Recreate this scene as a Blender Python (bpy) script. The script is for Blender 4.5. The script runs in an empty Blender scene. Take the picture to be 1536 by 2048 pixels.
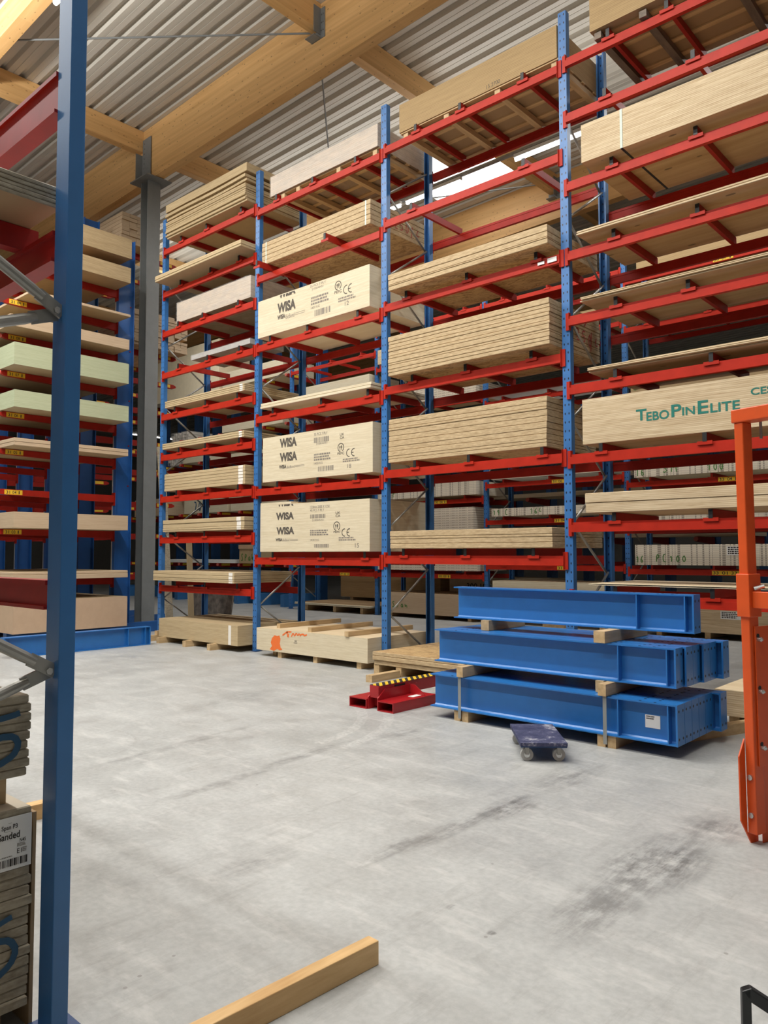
import bpy, bmesh, math, random
from mathutils import Vector, Matrix
random.seed(7)
S = bpy.context.scene
C = S.collection
PI = math.pi

# ------------------------------------------------------------------ camera
cam_d = bpy.data.cameras.new('camera')
cam_d.sensor_fit = 'VERTICAL'; cam_d.sensor_height = 36.0
cam_d.lens = 1540.0/2048.0*36.0
cam_d.clip_start = 0.05; cam_d.clip_end = 200
cam = bpy.data.objects.new('camera', cam_d); C.objects.link(cam)
yaw, pit, rol = 0.7329, 0.0530, -0.0013
fw = Vector((-math.sin(yaw)*math.cos(pit), math.cos(yaw)*math.cos(pit), math.sin(pit)))
rt = Vector((math.cos(yaw), math.sin(yaw), 0)); up = rt.cross(fw)
r2 = rt*math.cos(rol)+up*math.sin(rol); u2 = -rt*math.sin(rol)+up*math.cos(rol)
cam.matrix_world = Matrix(((r2.x,u2.x,-fw.x,4.2624),(r2.y,u2.y,-fw.y,-7.851),(r2.z,u2.z,-fw.z,1.5721),(0,0,0,1)))
S.camera = cam
# ------------------------------------------------------------------ light
S.view_settings.view_transform = 'Standard'; S.view_settings.look = 'None'
S.view_settings.exposure = -0.52; S.view_settings.gamma = 1.0
S.view_settings.use_curve_mapping = False
S.cycles.max_bounces = 8; S.cycles.diffuse_bounces = 5
W = bpy.data.worlds.new('daylight'); S.world = W; W.use_nodes = True
bg = W.node_tree.nodes['Background']
bg.inputs[0].default_value = (1.0, 0.97, 0.92, 1); bg.inputs[1].default_value = 4.0
def area(name, loc, sx, sy, power, rot=(0,0,0), col=(1,0.985,0.95)):
    l = bpy.data.lights.new(name, 'AREA'); l.shape = 'RECTANGLE'; l.size = sx; l.size_y = sy
    l.energy = power; l.color = col
    o = bpy.data.objects.new(name, l); C.objects.link(o); o.location = loc; o.rotation_euler = rot
    return o
# strip-light rows hanging under the roof (one lamp per row, over the aisles)
for (x, y, z, L, P, up) in ((-4.0, -4.4, 9.35, 16.0, 1650, .85), (-3.0, -8.5, 9.35, 15.0, 1200, .4), (-5.0, 4.85, 9.2, 24.0, 1050, .28)):
    area('lamp_row', (x, y, z), L, 0.25, P)                       # light thrown down
    area('lamp_row_up', (x, y, z+(.33 if y > 0 else .02)), L, 0.25, P*up, (PI, 0, 0)) # spill onto the roof sheets

# ------------------------------------------------------------------ materials
MATS = {}
def nm(name):
    m = bpy.data.materials.new(name); m.use_nodes = True
    nt = m.node_tree; b = nt.nodes['Principled BSDF']
    return m, nt, b
def N(nt, t, **kw):
    n = nt.nodes.new(t)
    for k, v in kw.items(): setattr(n, k, v)
    return n
def lk(nt, a, b): nt.links.new(a, b)
def coords(nt, scale, rnd=True):
    tc = N(nt, 'ShaderNodeTexCoord'); mp = N(nt, 'ShaderNodeMapping')
    mp.inputs['Scale'].default_value = scale
    if rnd:
        oi = N(nt, 'ShaderNodeObjectInfo'); mu = N(nt, 'ShaderNodeMath', operation='MULTIPLY')
        lk(nt, oi.outputs['Random'], mu.inputs[0]); mu.inputs[1].default_value = 37.0
        ad = N(nt, 'ShaderNodeVectorMath', operation='ADD')
        lk(nt, tc.outputs['Object'], ad.inputs[0]); lk(nt, mu.outputs[0], ad.inputs[1])
        lk(nt, ad.outputs[0], mp.inputs['Vector'])
    else:
        lk(nt, tc.outputs['Object'], mp.inputs['Vector'])
    return mp.outputs['Vector']
def noise(nt, vec, scale=1, detail=4, rough=.55):
    n = N(nt, 'ShaderNodeTexNoise'); n.inputs['Scale'].default_value = scale
    n.inputs['Detail'].default_value = detail; n.inputs['Roughness'].default_value = rough
    lk(nt, vec, n.inputs['Vector']); return n.outputs['Fac']
def ramp(nt, fac, stops):
    r = N(nt, 'ShaderNodeValToRGB'); e = r.color_ramp.elements
    while len(e) < len(stops): e.new(0.5)
    for i, (p, c) in enumerate(stops):
        e[i].position = p; e[i].color = (c[0], c[1], c[2], 1)
    lk(nt, fac, r.inputs[0]); return r.outputs[0]
def mix(nt, fac, a, b, mode='MIX'):
    m = N(nt, 'ShaderNodeMix', data_type='RGBA', blend_type=mode)
    if isinstance(fac, (int, float)): m.inputs['Factor'].default_value = fac
    else: lk(nt, fac, m.inputs['Factor'])
    for i, v in ((6, a), (7, b)):
        if isinstance(v, tuple): m.inputs[i].default_value = (v[0], v[1], v[2], 1)
        else: lk(nt, v, m.inputs[i])
    return m.outputs[2]
def math_(nt, op, a, b=None, c=None):
    m = N(nt, 'ShaderNodeMath', operation=op)
    for i, v in enumerate((a, b, c)):
        if v is None: continue
        if isinstance(v, (int, float)): m.inputs[i].default_value = v
        else: lk(nt, v, m.inputs[i])
    return m.outputs[0]
def bump(nt, b, h, strength=.2, dist=.01):
    n = N(nt, 'ShaderNodeBump'); n.inputs['Strength'].default_value = strength
    n.inputs['Distance'].default_value = dist
    lk(nt, h, n.inputs['Height']); lk(nt, n.outputs[0], b.inputs['Normal'])
def k(c, f): return tuple(min(1, x*f) for x in c)

def paint(name, col, rough=.35, var=.12, metal=0.0, coat=0.0, spec=.5):
    m, nt, b = nm(name)
    v = coords(nt, (3, 3, 3)); f = noise(nt, v, 2.5, 5)
    lk(nt, ramp(nt, f, [(.3, k(col, 1-var)), (.7, k(col, 1+var))]), b.inputs['Base Color'])
    b.inputs['Roughness'].default_value = rough; b.inputs['Metallic'].default_value = metal
    b.inputs['Specular IOR Level'].default_value = spec
    return m
def perforated(name, col, pitch=.1):
    """blue upright paint with two columns of keyhole slots"""
    m, nt, b = nm(name)
    tc = N(nt, 'ShaderNodeTexCoord'); sp = N(nt, 'ShaderNodeSeparateXYZ'); lk(nt, tc.outputs['Object'], sp.inputs[0])
    ax = math_(nt, 'ABSOLUTE', sp.outputs[0]); dx = math_(nt, 'SUBTRACT', ax, .024)
    md = math_(nt, 'MODULO', math_(nt, 'ADD', sp.outputs[2], 10.0), pitch); dz = math_(nt, 'SUBTRACT', md, pitch/2)
    wx = math_(nt, 'MULTIPLY_ADD', dz, .15, .0075)
    q = math_(nt, 'ADD', math_(nt, 'POWER', math_(nt, 'DIVIDE', dx, wx), 2.0), math_(nt, 'POWER', math_(nt, 'DIVIDE', dz, .014), 2.0))
    hole = math_(nt, 'LESS_THAN', q, 1.0)
    f = noise(nt, coords(nt, (3, 3, 3)), 2.5, 5)
    c = ramp(nt, f, [(.3, k(col, .88)), (.7, k(col, 1.12))])
    lk(nt, mix(nt, hole, c, (.004, .008, .02)), b.inputs['Base Color'])
    b.inputs['Roughness'].default_value = .38
    return m
def edges(name, light, dark, pitch=0.0, line=.25, grain=(1.2, 1.2, 45), contrast=1.0, linecol=None, rough=.75):
    """panel edges: streaks along the panel with a thin dark joint every `pitch` metres of height"""
    m, nt, b = nm(name)
    f = noise(nt, coords(nt, grain), 1.0, 5, .6)
    f2 = noise(nt, coords(nt, (6, 6, 60)), 1.0, 3, .6)
    ff = math_(nt, 'MULTIPLY_ADD', f2, .4, math_(nt, 'MULTIPLY', f, .6))
    c = ramp(nt, ff, [(.5-.17/contrast, dark), (.5+.17/contrast, light)])
    if pitch:
        tc = N(nt, 'ShaderNodeTexCoord'); sp = N(nt, 'ShaderNodeSeparateXYZ'); lk(nt, tc.outputs['Object'], sp.inputs[0])
        wob = noise(nt, coords(nt, (.7, .7, 3)), 1.0, 2)
        z = math_(nt, 'MULTIPLY_ADD', wob, pitch*.25, sp.outputs[2])
        md = math_(nt, 'MODULO', math_(nt, 'ADD', z, 5.0), pitch)
        ln = math_(nt, 'LESS_THAN', md, pitch*line)
        fade = math_(nt, 'MULTIPLY', ln, ramp_f(nt, noise(nt, coords(nt, (1.5, 1.5, 25)), 1.0, 3), .3, .75))
        c = mix(nt, fade, c, linecol or k(dark, .45))
    lk(nt, c, b.inputs['Base Color']); b.inputs['Roughness'].default_value = rough
    bump(nt, b, ff, .25, .004)
    return m
def ramp_f(nt, f, a, bb):
    mr = N(nt, 'ShaderNodeMapRange'); mr.inputs[1].default_value = a; mr.inputs[2].default_value = bb
    mr.clamp = True; lk(nt, f, mr.inputs[0]); return mr.outputs[0]
def osb(name, light, dark, stretch=(9, 22, 22)):
    m, nt, b = nm(name)
    v = coords(nt, stretch)
    d = noise(nt, v, .35, 3)
    vo = N(nt, 'ShaderNodeTexVoronoi'); vo.inputs['Scale'].default_value = 1.6
    ad = N(nt, 'ShaderNodeVectorMath', operation='ADD'); lk(nt, v, ad.inputs[0])
    cb = N(nt, 'ShaderNodeCombineXYZ'); lk(nt, d, cb.inputs[0]); lk(nt, d, cb.inputs[1])
    ms = N(nt, 'ShaderNodeVectorMath', operation='SCALE'); ms.inputs['Scale'].default_value = 6; lk(nt, cb.outputs[0], ms.inputs[0])
    lk(nt, ms.outputs[0], ad.inputs[1]); lk(nt, ad.outputs[0], vo.inputs['Vector'])
    sc = N(nt, 'ShaderNodeSeparateColor'); lk(nt, vo.outputs['Color'], sc.inputs[0])
    f = math_(nt, 'MULTIPLY_ADD', noise(nt, v, 2.2, 4, .7), .6, math_(nt, 'MULTIPLY', sc.outputs[0], .4))
    lk(nt, ramp(nt, f, [(.25, dark), (.5, k(light, .86)), (.72, light)]), b.inputs['Base Color'])
    b.inputs['Roughness'].default_value = .7
    return m
def timber(name, light, dark, scale=(1.2, 14, 14), knots=True, rough=.6, lam=0.0, kscale=(2.2, 5.5, 5.5), kthr=.11):
    m, nt, b = nm(name)
    f = noise(nt, coords(nt, scale), 1.0, 6, .6)
    c = ramp(nt, f, [(.3, dark), (.68, light)])
    if knots:
        vo = N(nt, 'ShaderNodeTexVoronoi'); vo.inputs['Scale'].default_value = 1.0
        lk(nt, coords(nt, kscale), vo.inputs['Vector'])
        kn = math_(nt, 'LESS_THAN', vo.outputs['Distance'], kthr)
        c = mix(nt, math_(nt, 'MULTIPLY', kn, .75), c, k(dark, .28))
    if lam:
        tc = N(nt, 'ShaderNodeTexCoord'); sp = N(nt, 'ShaderNodeSeparateXYZ'); lk(nt, tc.outputs['Object'], sp.inputs[0])
        zz = math_(nt, 'DIVIDE', math_(nt, 'ADD', sp.outputs[2], 20.0), lam)
        fl = math_(nt, 'FLOOR', zz)
        wn = N(nt, 'ShaderNodeTexWhiteNoise'); wn.noise_dimensions = '1D'; lk(nt, fl, wn.inputs['W'])
        c = mix(nt, .22, c, ramp(nt, wn.outputs['Value'], [(0, k(dark, .8)), (1, k(light, 1.15))]))
    lk(nt, c, b.inputs['Base Color']); b.inputs['Roughness'].default_value = rough
    bump(nt, b, f, .15, .004)
    return m
def plain(name, col, rough=.6, emit=0, metal=0):
    m, nt, b = nm(name)
    v = coords(nt, (4, 4, 4)); f = noise(nt, v, 2, 3)
    lk(nt, ramp(nt, f, [(.2, k(col, .94)), (.8, k(col, 1.05))]), b.inputs['Base Color'])
    b.inputs['Roughness'].default_value = rough; b.inputs['Metallic'].default_value = metal
    if emit:
        b.inputs['Emission Color'].default_value = (1, .98, .94, 1); b.inputs['Emission Strength'].default_value = emit
    return m
def plastic(name):
    m, nt, b = nm(name)
    b.inputs['Base Color'].default_value = (.55, .54, .53, 1); b.inputs['Roughness'].default_value = .16
    f = noise(nt, coords(nt, (5, 5, 14)), 1.0, 4, .6); bump(nt, b, f, .6, .03)
    al = N(nt, 'ShaderNodeMapRange'); al.inputs[1].default_value = .35; al.inputs[2].default_value = .8
    al.inputs[3].default_value = .06; al.inputs[4].default_value = .38; lk(nt, f, al.inputs[0])
    lk(nt, al.outputs[0], b.inputs['Alpha'])
    return m
def marks(name, base, ink, sx, sz, thr=.52, width=.55):
    """pack side with rows of printed dashes / bar strips"""
    m, nt, b = nm(name)
    f = noise(nt, coords(nt, (1.2, 1.2, 50)), 1.0, 4)
    c = ramp(nt, f, [(.3, k(base, .84)), (.7, base)])
    tc = N(nt, 'ShaderNodeTexCoord'); sp = N(nt, 'ShaderNodeSeparateXYZ'); lk(nt, tc.outputs['Object'], sp.inputs[0])
    px = noise(nt, coords(nt, (sx, .01, .01), False), 1.0, 2, .8)
    pz = math_(nt, 'MODULO', math_(nt, 'ADD', sp.outputs[2], 5.0), sz)
    on = math_(nt, 'MULTIPLY', math_(nt, 'GREATER_THAN', px, thr), math_(nt, 'LESS_THAN', pz, sz*width))
    c = mix(nt, math_(nt, 'MULTIPLY', on, .75), c, ink)
    ln = math_(nt, 'LESS_THAN', math_(nt, 'MODULO', math_(nt, 'ADD', sp.outputs[2], 5.0+sz*.3), sz), sz*.12)
    c = mix(nt, math_(nt, 'MULTIPLY', ln, .5), c, k(base, .3))
    lk(nt, c, b.inputs['Base Color']); b.inputs['Roughness'].default_value = .8
    return m
def concrete(name):
    m, nt, b = nm(name)
    tc = N(nt, 'ShaderNodeTexCoord'); P = tc.outputs['Object']
    def mp(s, rz=0):
        q = N(nt, 'ShaderNodeMapping'); q.inputs['Scale'].default_value = s; q.inputs['Rotation'].default_value = (0, 0, rz)
        lk(nt, P, q.inputs['Vector']); return q.outputs[0]
    big = noise(nt, mp((.45, .45, 1)), 1.0, 5, .6)
    mid = noise(nt, mp((2.2, 2.2, 1)), 1.0, 6, .65)
    fine = noise(nt, mp((28, 28, 1)), 1.0, 4, .6)
    f = math_(nt, 'MULTIPLY_ADD', mid, .5, math_(nt, 'MULTIPLY', big, .5))
    c = ramp(nt, f, [(.34, (.30, .308, .303)), (.5, (.37, .380, .376)), (.66, (.435, .446, .442))])
    c = mix(nt, .18, c, ramp(nt, fine, [(.35, (.24, .235, .225)), (.65, (.55, .55, .53))]))
    # trowel swirls and faint dust streaks
    sw = noise(nt, mp((1.6, 5.5, 1), .9), 1.3, 6, .7)
    c = mix(nt, math_(nt, 'MULTIPLY', ramp_f(nt, sw, .52, .68), .5), c, (.54, .54, .525))
    st = noise(nt, mp((7, 1.2, 1), .05), 1.2, 6, .75)
    c = mix(nt, math_(nt, 'MULTIPLY', ramp_f(nt, st, .54, .72), .42), c, (.22, .215, .205))
    # scuff patches
    scr = noise(nt, mp((16, 2.4, 1), .06), 1.0, 6, .75)
    blot = noise(nt, mp((4, 4, 1)), 1.3, 5, .7)
    for (x, y, rx, ry, rot, amt) in ((2.62, -3.95, .24, .46, 0, .95), (2.68, -3.25, .20, .32, 0, .65), (2.62, -4.6, .18, .45, 0, .65), (1.60, -3.72, .13, .30, .05, .95),
                                     (1.55, -4.25, .08, .50, 0, .75), (1.50, -4.75, .06, .32, .1, .65), (1.55, -2.9, .18, .5, 0, .6), (-.15, -4.6, .07, .55, .05, .55), (-.28, -3.7, .08, .55, .1, .6),
                                     (-.17, -2.7, .10, .55, 0, .45), (-1.28, -4.2, .07, .85, .13, .55), (1.1, -5.3, .12, .28, 0, .45), (2.142, -5.044, .03, .03, 0, 1.0), (2.40, -5.12, .02, .02, 0, .9), (-2.6, -2.6, .3, .8, .2, .3)):
        q = N(nt, 'ShaderNodeMapping', vector_type='TEXTURE'); q.inputs['Location'].default_value = (x, y, 0)
        q.inputs['Rotation'].default_value = (0, 0, rot); q.inputs['Scale'].default_value = (rx, ry, 1)
        lk(nt, P, q.inputs['Vector'])
        sp = N(nt, 'ShaderNodeSeparateXYZ'); lk(nt, q.outputs[0], sp.inputs[0])
        r2 = math_(nt, 'ADD', math_(nt, 'POWER', math_(nt, 'ABSOLUTE', sp.outputs[0]), 2.0), math_(nt, 'POWER', math_(nt, 'ABSOLUTE', sp.outputs[1]), 2.0))
        mask = math_(nt, 'SUBTRACT', 1.0, ramp_f(nt, r2, .0, 1.3))
        s = math_(nt, 'MULTIPLY', math_(nt, 'MULTIPLY', ramp_f(nt, math_(nt, 'MULTIPLY_ADD', scr, .5, math_(nt, 'MULTIPLY', blot, .5)), .42, .58), mask), amt)
        c = mix(nt, s, c, (.10, .098, .095))
    # curved tyre tracks
    for (x, y, R, w, amt) in ((-2.2, -3.6, 1.75, .05, .35), (-2.2, -3.6, 2.0, .05, .3), (-2.0, -4.9, .62, .012, -.4)):
        sp = N(nt, 'ShaderNodeSeparateXYZ'); lk(nt, P, sp.inputs[0])
        dx = math_(nt, 'SUBTRACT', sp.outputs[0], x); dy = math_(nt, 'SUBTRACT', sp.outputs[1], y)
        rr = math_(nt, 'SQRT', math_(nt, 'ADD', math_(nt, 'MULTIPLY', dx, dx), math_(nt, 'MULTIPLY', dy, dy)))
        on = math_(nt, 'LESS_THAN', math_(nt, 'ABSOLUTE', math_(nt, 'SUBTRACT', rr, R)), w)
        arc = math_(nt, 'MULTIPLY', on, math_(nt, 'GREATER_THAN', dy, R*.1)); arc = math_(nt, 'MULTIPLY', arc, math_(nt, 'GREATER_THAN', dx, -R*.3))
        vb = math_(nt, 'MULTIPLY', arc, ramp_f(nt, noise(nt, mp((30, 30, 1)), 1.0, 2), .4, .6))
        c = mix(nt, math_(nt, 'MULTIPLY', vb, abs(amt)), c, (.60, .60, .58) if amt > 0 else (.25, .24, .23))
    # sawdust specks
    vo = N(nt, 'ShaderNodeTexVoronoi'); vo.inputs['Scale'].default_value = 3.2; lk(nt, mp((1, 1, 1)), vo.inputs['Vector'])
    c = mix(nt, math_(nt, 'MULTIPLY', math_(nt, 'LESS_THAN', vo.outputs['Distance'], .028), .6), c, (.2, .19, .18))
    lk(nt, c, b.inputs['Base Color'])
    lk(nt, ramp_f(nt, mid, -.2, 1.4), b.inputs['Roughness'])
    b.inputs['Specular IOR Level'].default_value = .35
    bump(nt, b, mid, .06, .01)
    return m

RED = paint('red_paint', (.40, .021, .009), .45, .10, spec=.2)
RED2 = paint('red_paint_dark', (.31, .016, .009), .45, .12, spec=.18)
DRED = paint('dark_red_steel', (.32, .016, .013), .42, .15, spec=.3)
BLUE = perforated('blue_upright', (.036, .145, .38))
BLUEP = paint('blue_post_paint', (.036, .15, .37), .36, .06)
BLUEB = paint('blue_beam_paint', (.021, .155, .45), .33, .05)
NAVY = paint('navy_blue', (.012, .045, .14), .45, .1)
GALV = paint('galvanised_steel', (.34, .335, .31), .42, .12, .6)
GREY = paint('grey_steel_paint', (.19, .20, .20), .5, .05)
ORANGE = paint('orange_paint', (.66, .085, .012), .38, .07)
BLACK = plain('black_plastic', (.008, .008, .009), .5)
BLACKM = paint('black_steel', (.010, .011, .012), .45, .2)
CHROME = plain('bolt_steel', (.55, .55, .54), .25, 0, .9)
WHITE = plain('white_paper', (.78, .78, .76), .6)
INK = plain('black_ink', (.035, .03, .028), .8)
INKG = plain('grey_ink', (.22, .19, .16), .8)
TEAL = plain('teal_stencil_ink', (.008, .16, .125), .7)
GREEN = plain('green_marker', (.05, .19, .03), .7)
REDINK = plain('red_marker', (.36, .02, .02), .7)
ORINK = plain('orange_spray', (.78, .16, .03), .8)
BLUEINK = plain('blue_spray', (.03, .09, .17), .8)
YEL = plain('yellow_label', (.72, .45, .02), .6)
TAPE = plain('white_tape', (.80, .76, .70), .5)
STRAPM = plain('grey_strap', (.26, .27, .26), .4)
STRAPG = plain('pale_green_strap', (.50, .58, .50), .4)
PLASTIC = plastic('clear_wrap')
DECK = None
OSB_E = edges('osb_edge', (0.602, 0.458, 0.275), (0.310, 0.211, 0.103), 0, grain=(14, 14, 70), contrast=.85)
OSB_F = osb('osb_face', (0.558, 0.377, 0.180), (0.234, 0.133, 0.050))
PLY_E = edges('plywood_edge', (0.688, 0.563, 0.378), (0.430, 0.308, 0.172), .018, .28, linecol=(0.284, 0.185, 0.095))
PLYF_E = edges('birch_edge', (0.705, 0.625, 0.464), (0.568, 0.475, 0.318), .015, .12, linecol=(0.361, 0.282, 0.172))
PLY_F = timber('plywood_face', (0.540, 0.377, 0.198), (0.396, 0.258, 0.117), (1.0, 9, 9), True)
PLYB_F = timber('birch_face', (0.688, 0.572, 0.396), (0.602, 0.475, 0.301), (.8, 7, 7), False)
MDF_E = edges('fibreboard_edge', (0.540, 0.423, 0.252), (0.432, 0.322, 0.180), .022, .16, linecol=(0.243, 0.166, 0.081))
MDF_F = plain('fibreboard_face', (0.414, 0.313, 0.180), .75)
BRN_E = edges('brown_board_edge', (0.414, 0.285, 0.135), (0.324, 0.216, 0.099), .019, .22, linecol=(0.180, 0.110, 0.045), grain=(2, 2, 50))
BRN_F = plain('brown_board_face', (.33, .22, .115), .8)
CHIP_E = edges('chipboard_edge', (.50, .44, .33), (.20, .165, .115), 0, grain=(30, 30, 60), contrast=.8)
CHIP_F = plain('chipboard_face', (.52, .46, .36), .75)
CARD_E = edges('cardboard_edge', (0.504, 0.386, 0.225), (0.342, 0.248, 0.126), .022, .15, linecol=(0.180, 0.120, 0.054))
CARD_F = plain('cardboard_face', (0.423, 0.304, 0.162), .8)
GRN_E = edges('green_board_edge', (0.450, 0.488, 0.324), (0.378, 0.414, 0.261), .025, .10, linecol=(0.243, 0.267, 0.162))
GRN_F = plain('green_board_face', (.42, .34, .22), .8)
PINK_E = edges('tan_board_edge', (0.540, 0.414, 0.279), (0.459, 0.340, 0.221), .03, .08, linecol=(0.324, 0.221, 0.135))
WRAP_E = edges('wrapped_board_edge', (.62, .53, .43), (.47, .38, .30), .03, .1, linecol=(.36, .28, .21))
PALE_E = edges('pale_timber_edge', (0.722, 0.669, 0.516), (0.619, 0.528, 0.361), .04, .1, linecol=(0.387, 0.299, 0.172))
RAWT = timber('raw_timber', (.62, .43, .22), (.42, .27, .12), (2, 18, 18), False)
RAWY = timber('rough_timber_along_y', (.60, .43, .24), (.40, .27, .13), (18, 2, 18), False)
GREYT = timber('weathered_timber', (.20, .15, .11), (.08, .06, .045), (14, 2, 14), False)
PINE = timber('pine_timber_along_y', (.74, .51, .25), (.50, .29, .11), (14, 1.6, 14), False)
GLUX = timber('glulam_along_x', (.76, .47, .20), (.58, .33, .12), (.5, 9, 12), True, .55, .045, (6, 12, 12), .13)
GLUY = timber('glulam_along_y', (.76, .47, .20), (.58, .33, .12), (9, .5, 12), True, .55, .045, (12, 6, 12), .13)
DASH = marks('dash_printed_side', (.72, .64, .52), (.2, .16, .12), 16, .055, .47, .28)
BARS = marks('bar_printed_side', (.76, .69, .56), (.2, .17, .14), 11, .04, .53, .8)
SILVER = plain('perforated_strip', (.55, .58, .62), .35, 0, .5)

# ------------------------------------------------------------------ mesh helpers
class MB:
    def __init__(s): s.v = []; s.f = []; s.m = []
    def add(s, vs, fs, mi=0):
        o = len(s.v); s.v += [tuple(v) for v in vs]
        for f in fs: s.f.append([o+i for i in f]); s.m.append(mi)
        return s
    def box(s, x0, x1, y0, y1, z0, z1, mi=0, tb=None):
        vs = [(x0,y0,z0),(x1,y0,z0),(x1,y1,z0),(x0,y1,z0),(x0,y0,z1),(x1,y0,z1),(x1,y1,z1),(x0,y1,z1)]
        s.add(vs, [(0,1,5,4),(1,2,6,5),(2,3,7,6),(3,0,4,7)], mi)
        o = len(s.v)-8
        for f in ((3,2,1,0),(4,5,6,7)): s.f.append([o+i for i in f]); s.m.append(mi if tb is None else tb)
        return s
    def slab(s, x0, x1, y0, y1, z0, z1, c=.003, mi=0, tb=1):
        """sheet with eased long edges, so stacked sheets show their joints"""
        R = lambda i, z: [(x0+i,y0+i,z),(x1-i,y0+i,z),(x1-i,y1-i,z),(x0+i,y1-i,z)]
        vs = R(c, z0)+R(0, z0+c)+R(0, z1-c)+R(c, z1)
        o = len(s.v); s.v += vs
        for r in range(3):
            for i in range(4):
                j = (i+1) % 4; s.f.append([o+r*4+i, o+r*4+j, o+r*4+4+j, o+r*4+4+i]); s.m.append(mi)
        s.f.append([o+3,o+2,o+1,o]); s.m.append(tb); s.f.append([o+12,o+13,o+14,o+15]); s.m.append(tb)
        return s
    def obox(s, c, ax, hx, hy, hz, mi=0):
        """box by centre, 3 axes (unit vectors) and half sizes"""
        c = Vector(c); a, b, d = [Vector(t) for t in ax]
        vs = [c+a*(i*hx)+b*(j*hy)+d*(l*hz) for l in (-1, 1) for (i, j) in ((-1,-1),(1,-1),(1,1),(-1,1))]
        return s.add(vs, [(0,1,5,4),(1,2,6,5),(2,3,7,6),(3,0,4,7),(3,2,1,0),(4,5,6,7)], mi)
    def tube(s, p0, p1, r, n=10, mi=0, r1=None):
        p0 = Vector(p0); p1 = Vector(p1); d = (p1-p0).normalized()
        a = d.orthogonal().normalized(); b = d.cross(a); r1 = r if r1 is None else r1
        vs = [p0+(a*math.cos(t)+b*math.sin(t))*r for t in [2*PI*i/n for i in range(n)]]
        vs += [p1+(a*math.cos(t)+b*math.sin(t))*r1 for t in [2*PI*i/n for i in range(n)]]
        fs = [(i, (i+1) % n, n+(i+1) % n, n+i) for i in range(n)]+[tuple(range(n-1, -1, -1)), tuple(range(n, 2*n))]
        return s.add(vs, fs, mi)
    def prism(s, poly, fn, d0, d1, mi=0):
        """extrude a 2D polygon; fn(u, v, d) -> point"""
        n = len(poly)
        vs = [fn(u, v, d0) for u, v in poly]+[fn(u, v, d1) for u, v in poly]
        fs = [(i, (i+1) % n, n+(i+1) % n, n+i) for i in range(n)]+[tuple(range(n-1, -1, -1)), tuple(range(n, 2*n))]
        return s.add(vs, fs, mi)
    def ribbon(s, pts, w, fn, mi=0):
        # rounded stroke: subdivide once, then one mitred strip
        if len(pts) > 2:
            q = [pts[0]]
            for i in range(1, len(pts)-1):
                p0, p1, p2 = pts[i-1], pts[i], pts[i+1]
                q += [(p1[0]*.7+p0[0]*.3, p1[1]*.7+p0[1]*.3), (p1[0]*.7+p2[0]*.3, p1[1]*.7+p2[1]*.3)]
            pts = q+[pts[-1]]
        n = len(pts); nor = []
        for i in range(n):
            a = pts[max(i-1, 0)]; b = pts[min(i+1, n-1)]
            dx, dy = b[0]-a[0], b[1]-a[1]; L = math.hypot(dx, dy) or 1e-6; nor.append((-dy/L*w/2, dx/L*w/2))
        vs = [fn(p[0]+d[0], p[1]+d[1]) for p, d in zip(pts, nor)]+[fn(p[0]-d[0], p[1]-d[1]) for p, d in zip(pts, nor)]
        return s.add(vs, [(i, i+1, n+i+1, n+i) for i in range(n-1)], mi)
    def quad(s, pts, mi=0): return s.add(pts, [tuple(range(len(pts)))], mi)
    def build(s, name, mats, parent=None, origin=None, smooth=False, bevel=0):
        me = bpy.data.meshes.new(name)
        if origin is None:
            if parent is not None and parent.get('_o') is not None: origin = Vector(parent['_o'])
            else: origin = Vector((0, 0, 0))
        origin = Vector(origin)
        me.from_pydata([tuple(Vector(v)-origin) for v in s.v], [], s.f)
        if not isinstance(mats, (list, tuple)): mats = [mats]
        for m in mats: me.materials.append(m)
        for p, mi in zip(me.polygons, s.m): p.material_index = min(mi, len(mats)-1)
        bm = bmesh.new(); bm.from_mesh(me); bmesh.ops.recalc_face_normals(bm, faces=bm.faces[:]); bm.to_mesh(me); bm.free()
        if smooth:
            for p in me.polygons: p.use_smooth = True
        o = bpy.data.objects.new(name, me); C.objects.link(o)
        if parent is not None:
            o.parent = parent
            o.location = origin-Vector(parent['_o'])
        else: o.location = origin
        o['_o'] = tuple(origin)
        if bevel:
            bv = o.modifiers.new('bevel', 'BEVEL'); bv.width = bevel; bv.segments = 2; bv.limit_method = 'ANGLE'
        return o
def B(*a, **kw): return MB().box(*a, **kw)
def tag(o, label, cat, group=None, kind=None):
    o['label'] = label; o['category'] = cat
    if group: o['group'] = group
    if kind: o['kind'] = kind
    return o
def thing(name, label, cat, loc, group=None):
    o = bpy.data.objects.new(name, None); C.objects.link(o); o.location = loc; o['_o'] = tuple(loc)
    o.empty_display_size = .1
    return tag(o, label, cat, group)
def struct(o): o['kind'] = 'structure'; return o
def dup(root, loc):
    """copy of a thing with copies of its parts and sub-parts"""
    r = root.copy(); C.objects.link(r); r.location = loc; r['_o'] = tuple(loc)
    for ch in list(root.children):
        c = ch.copy(); C.objects.link(c); c.parent = r
        for g in ch.children:
            d = g.copy(); C.objects.link(d); d.parent = c
    return r
def FY(y): return lambda u, v: (u, y, v)        # drawing on a face that looks to -Y
def FX(x): return lambda u, v: (x, u, v)        # drawing on a face that looks to +X
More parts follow.
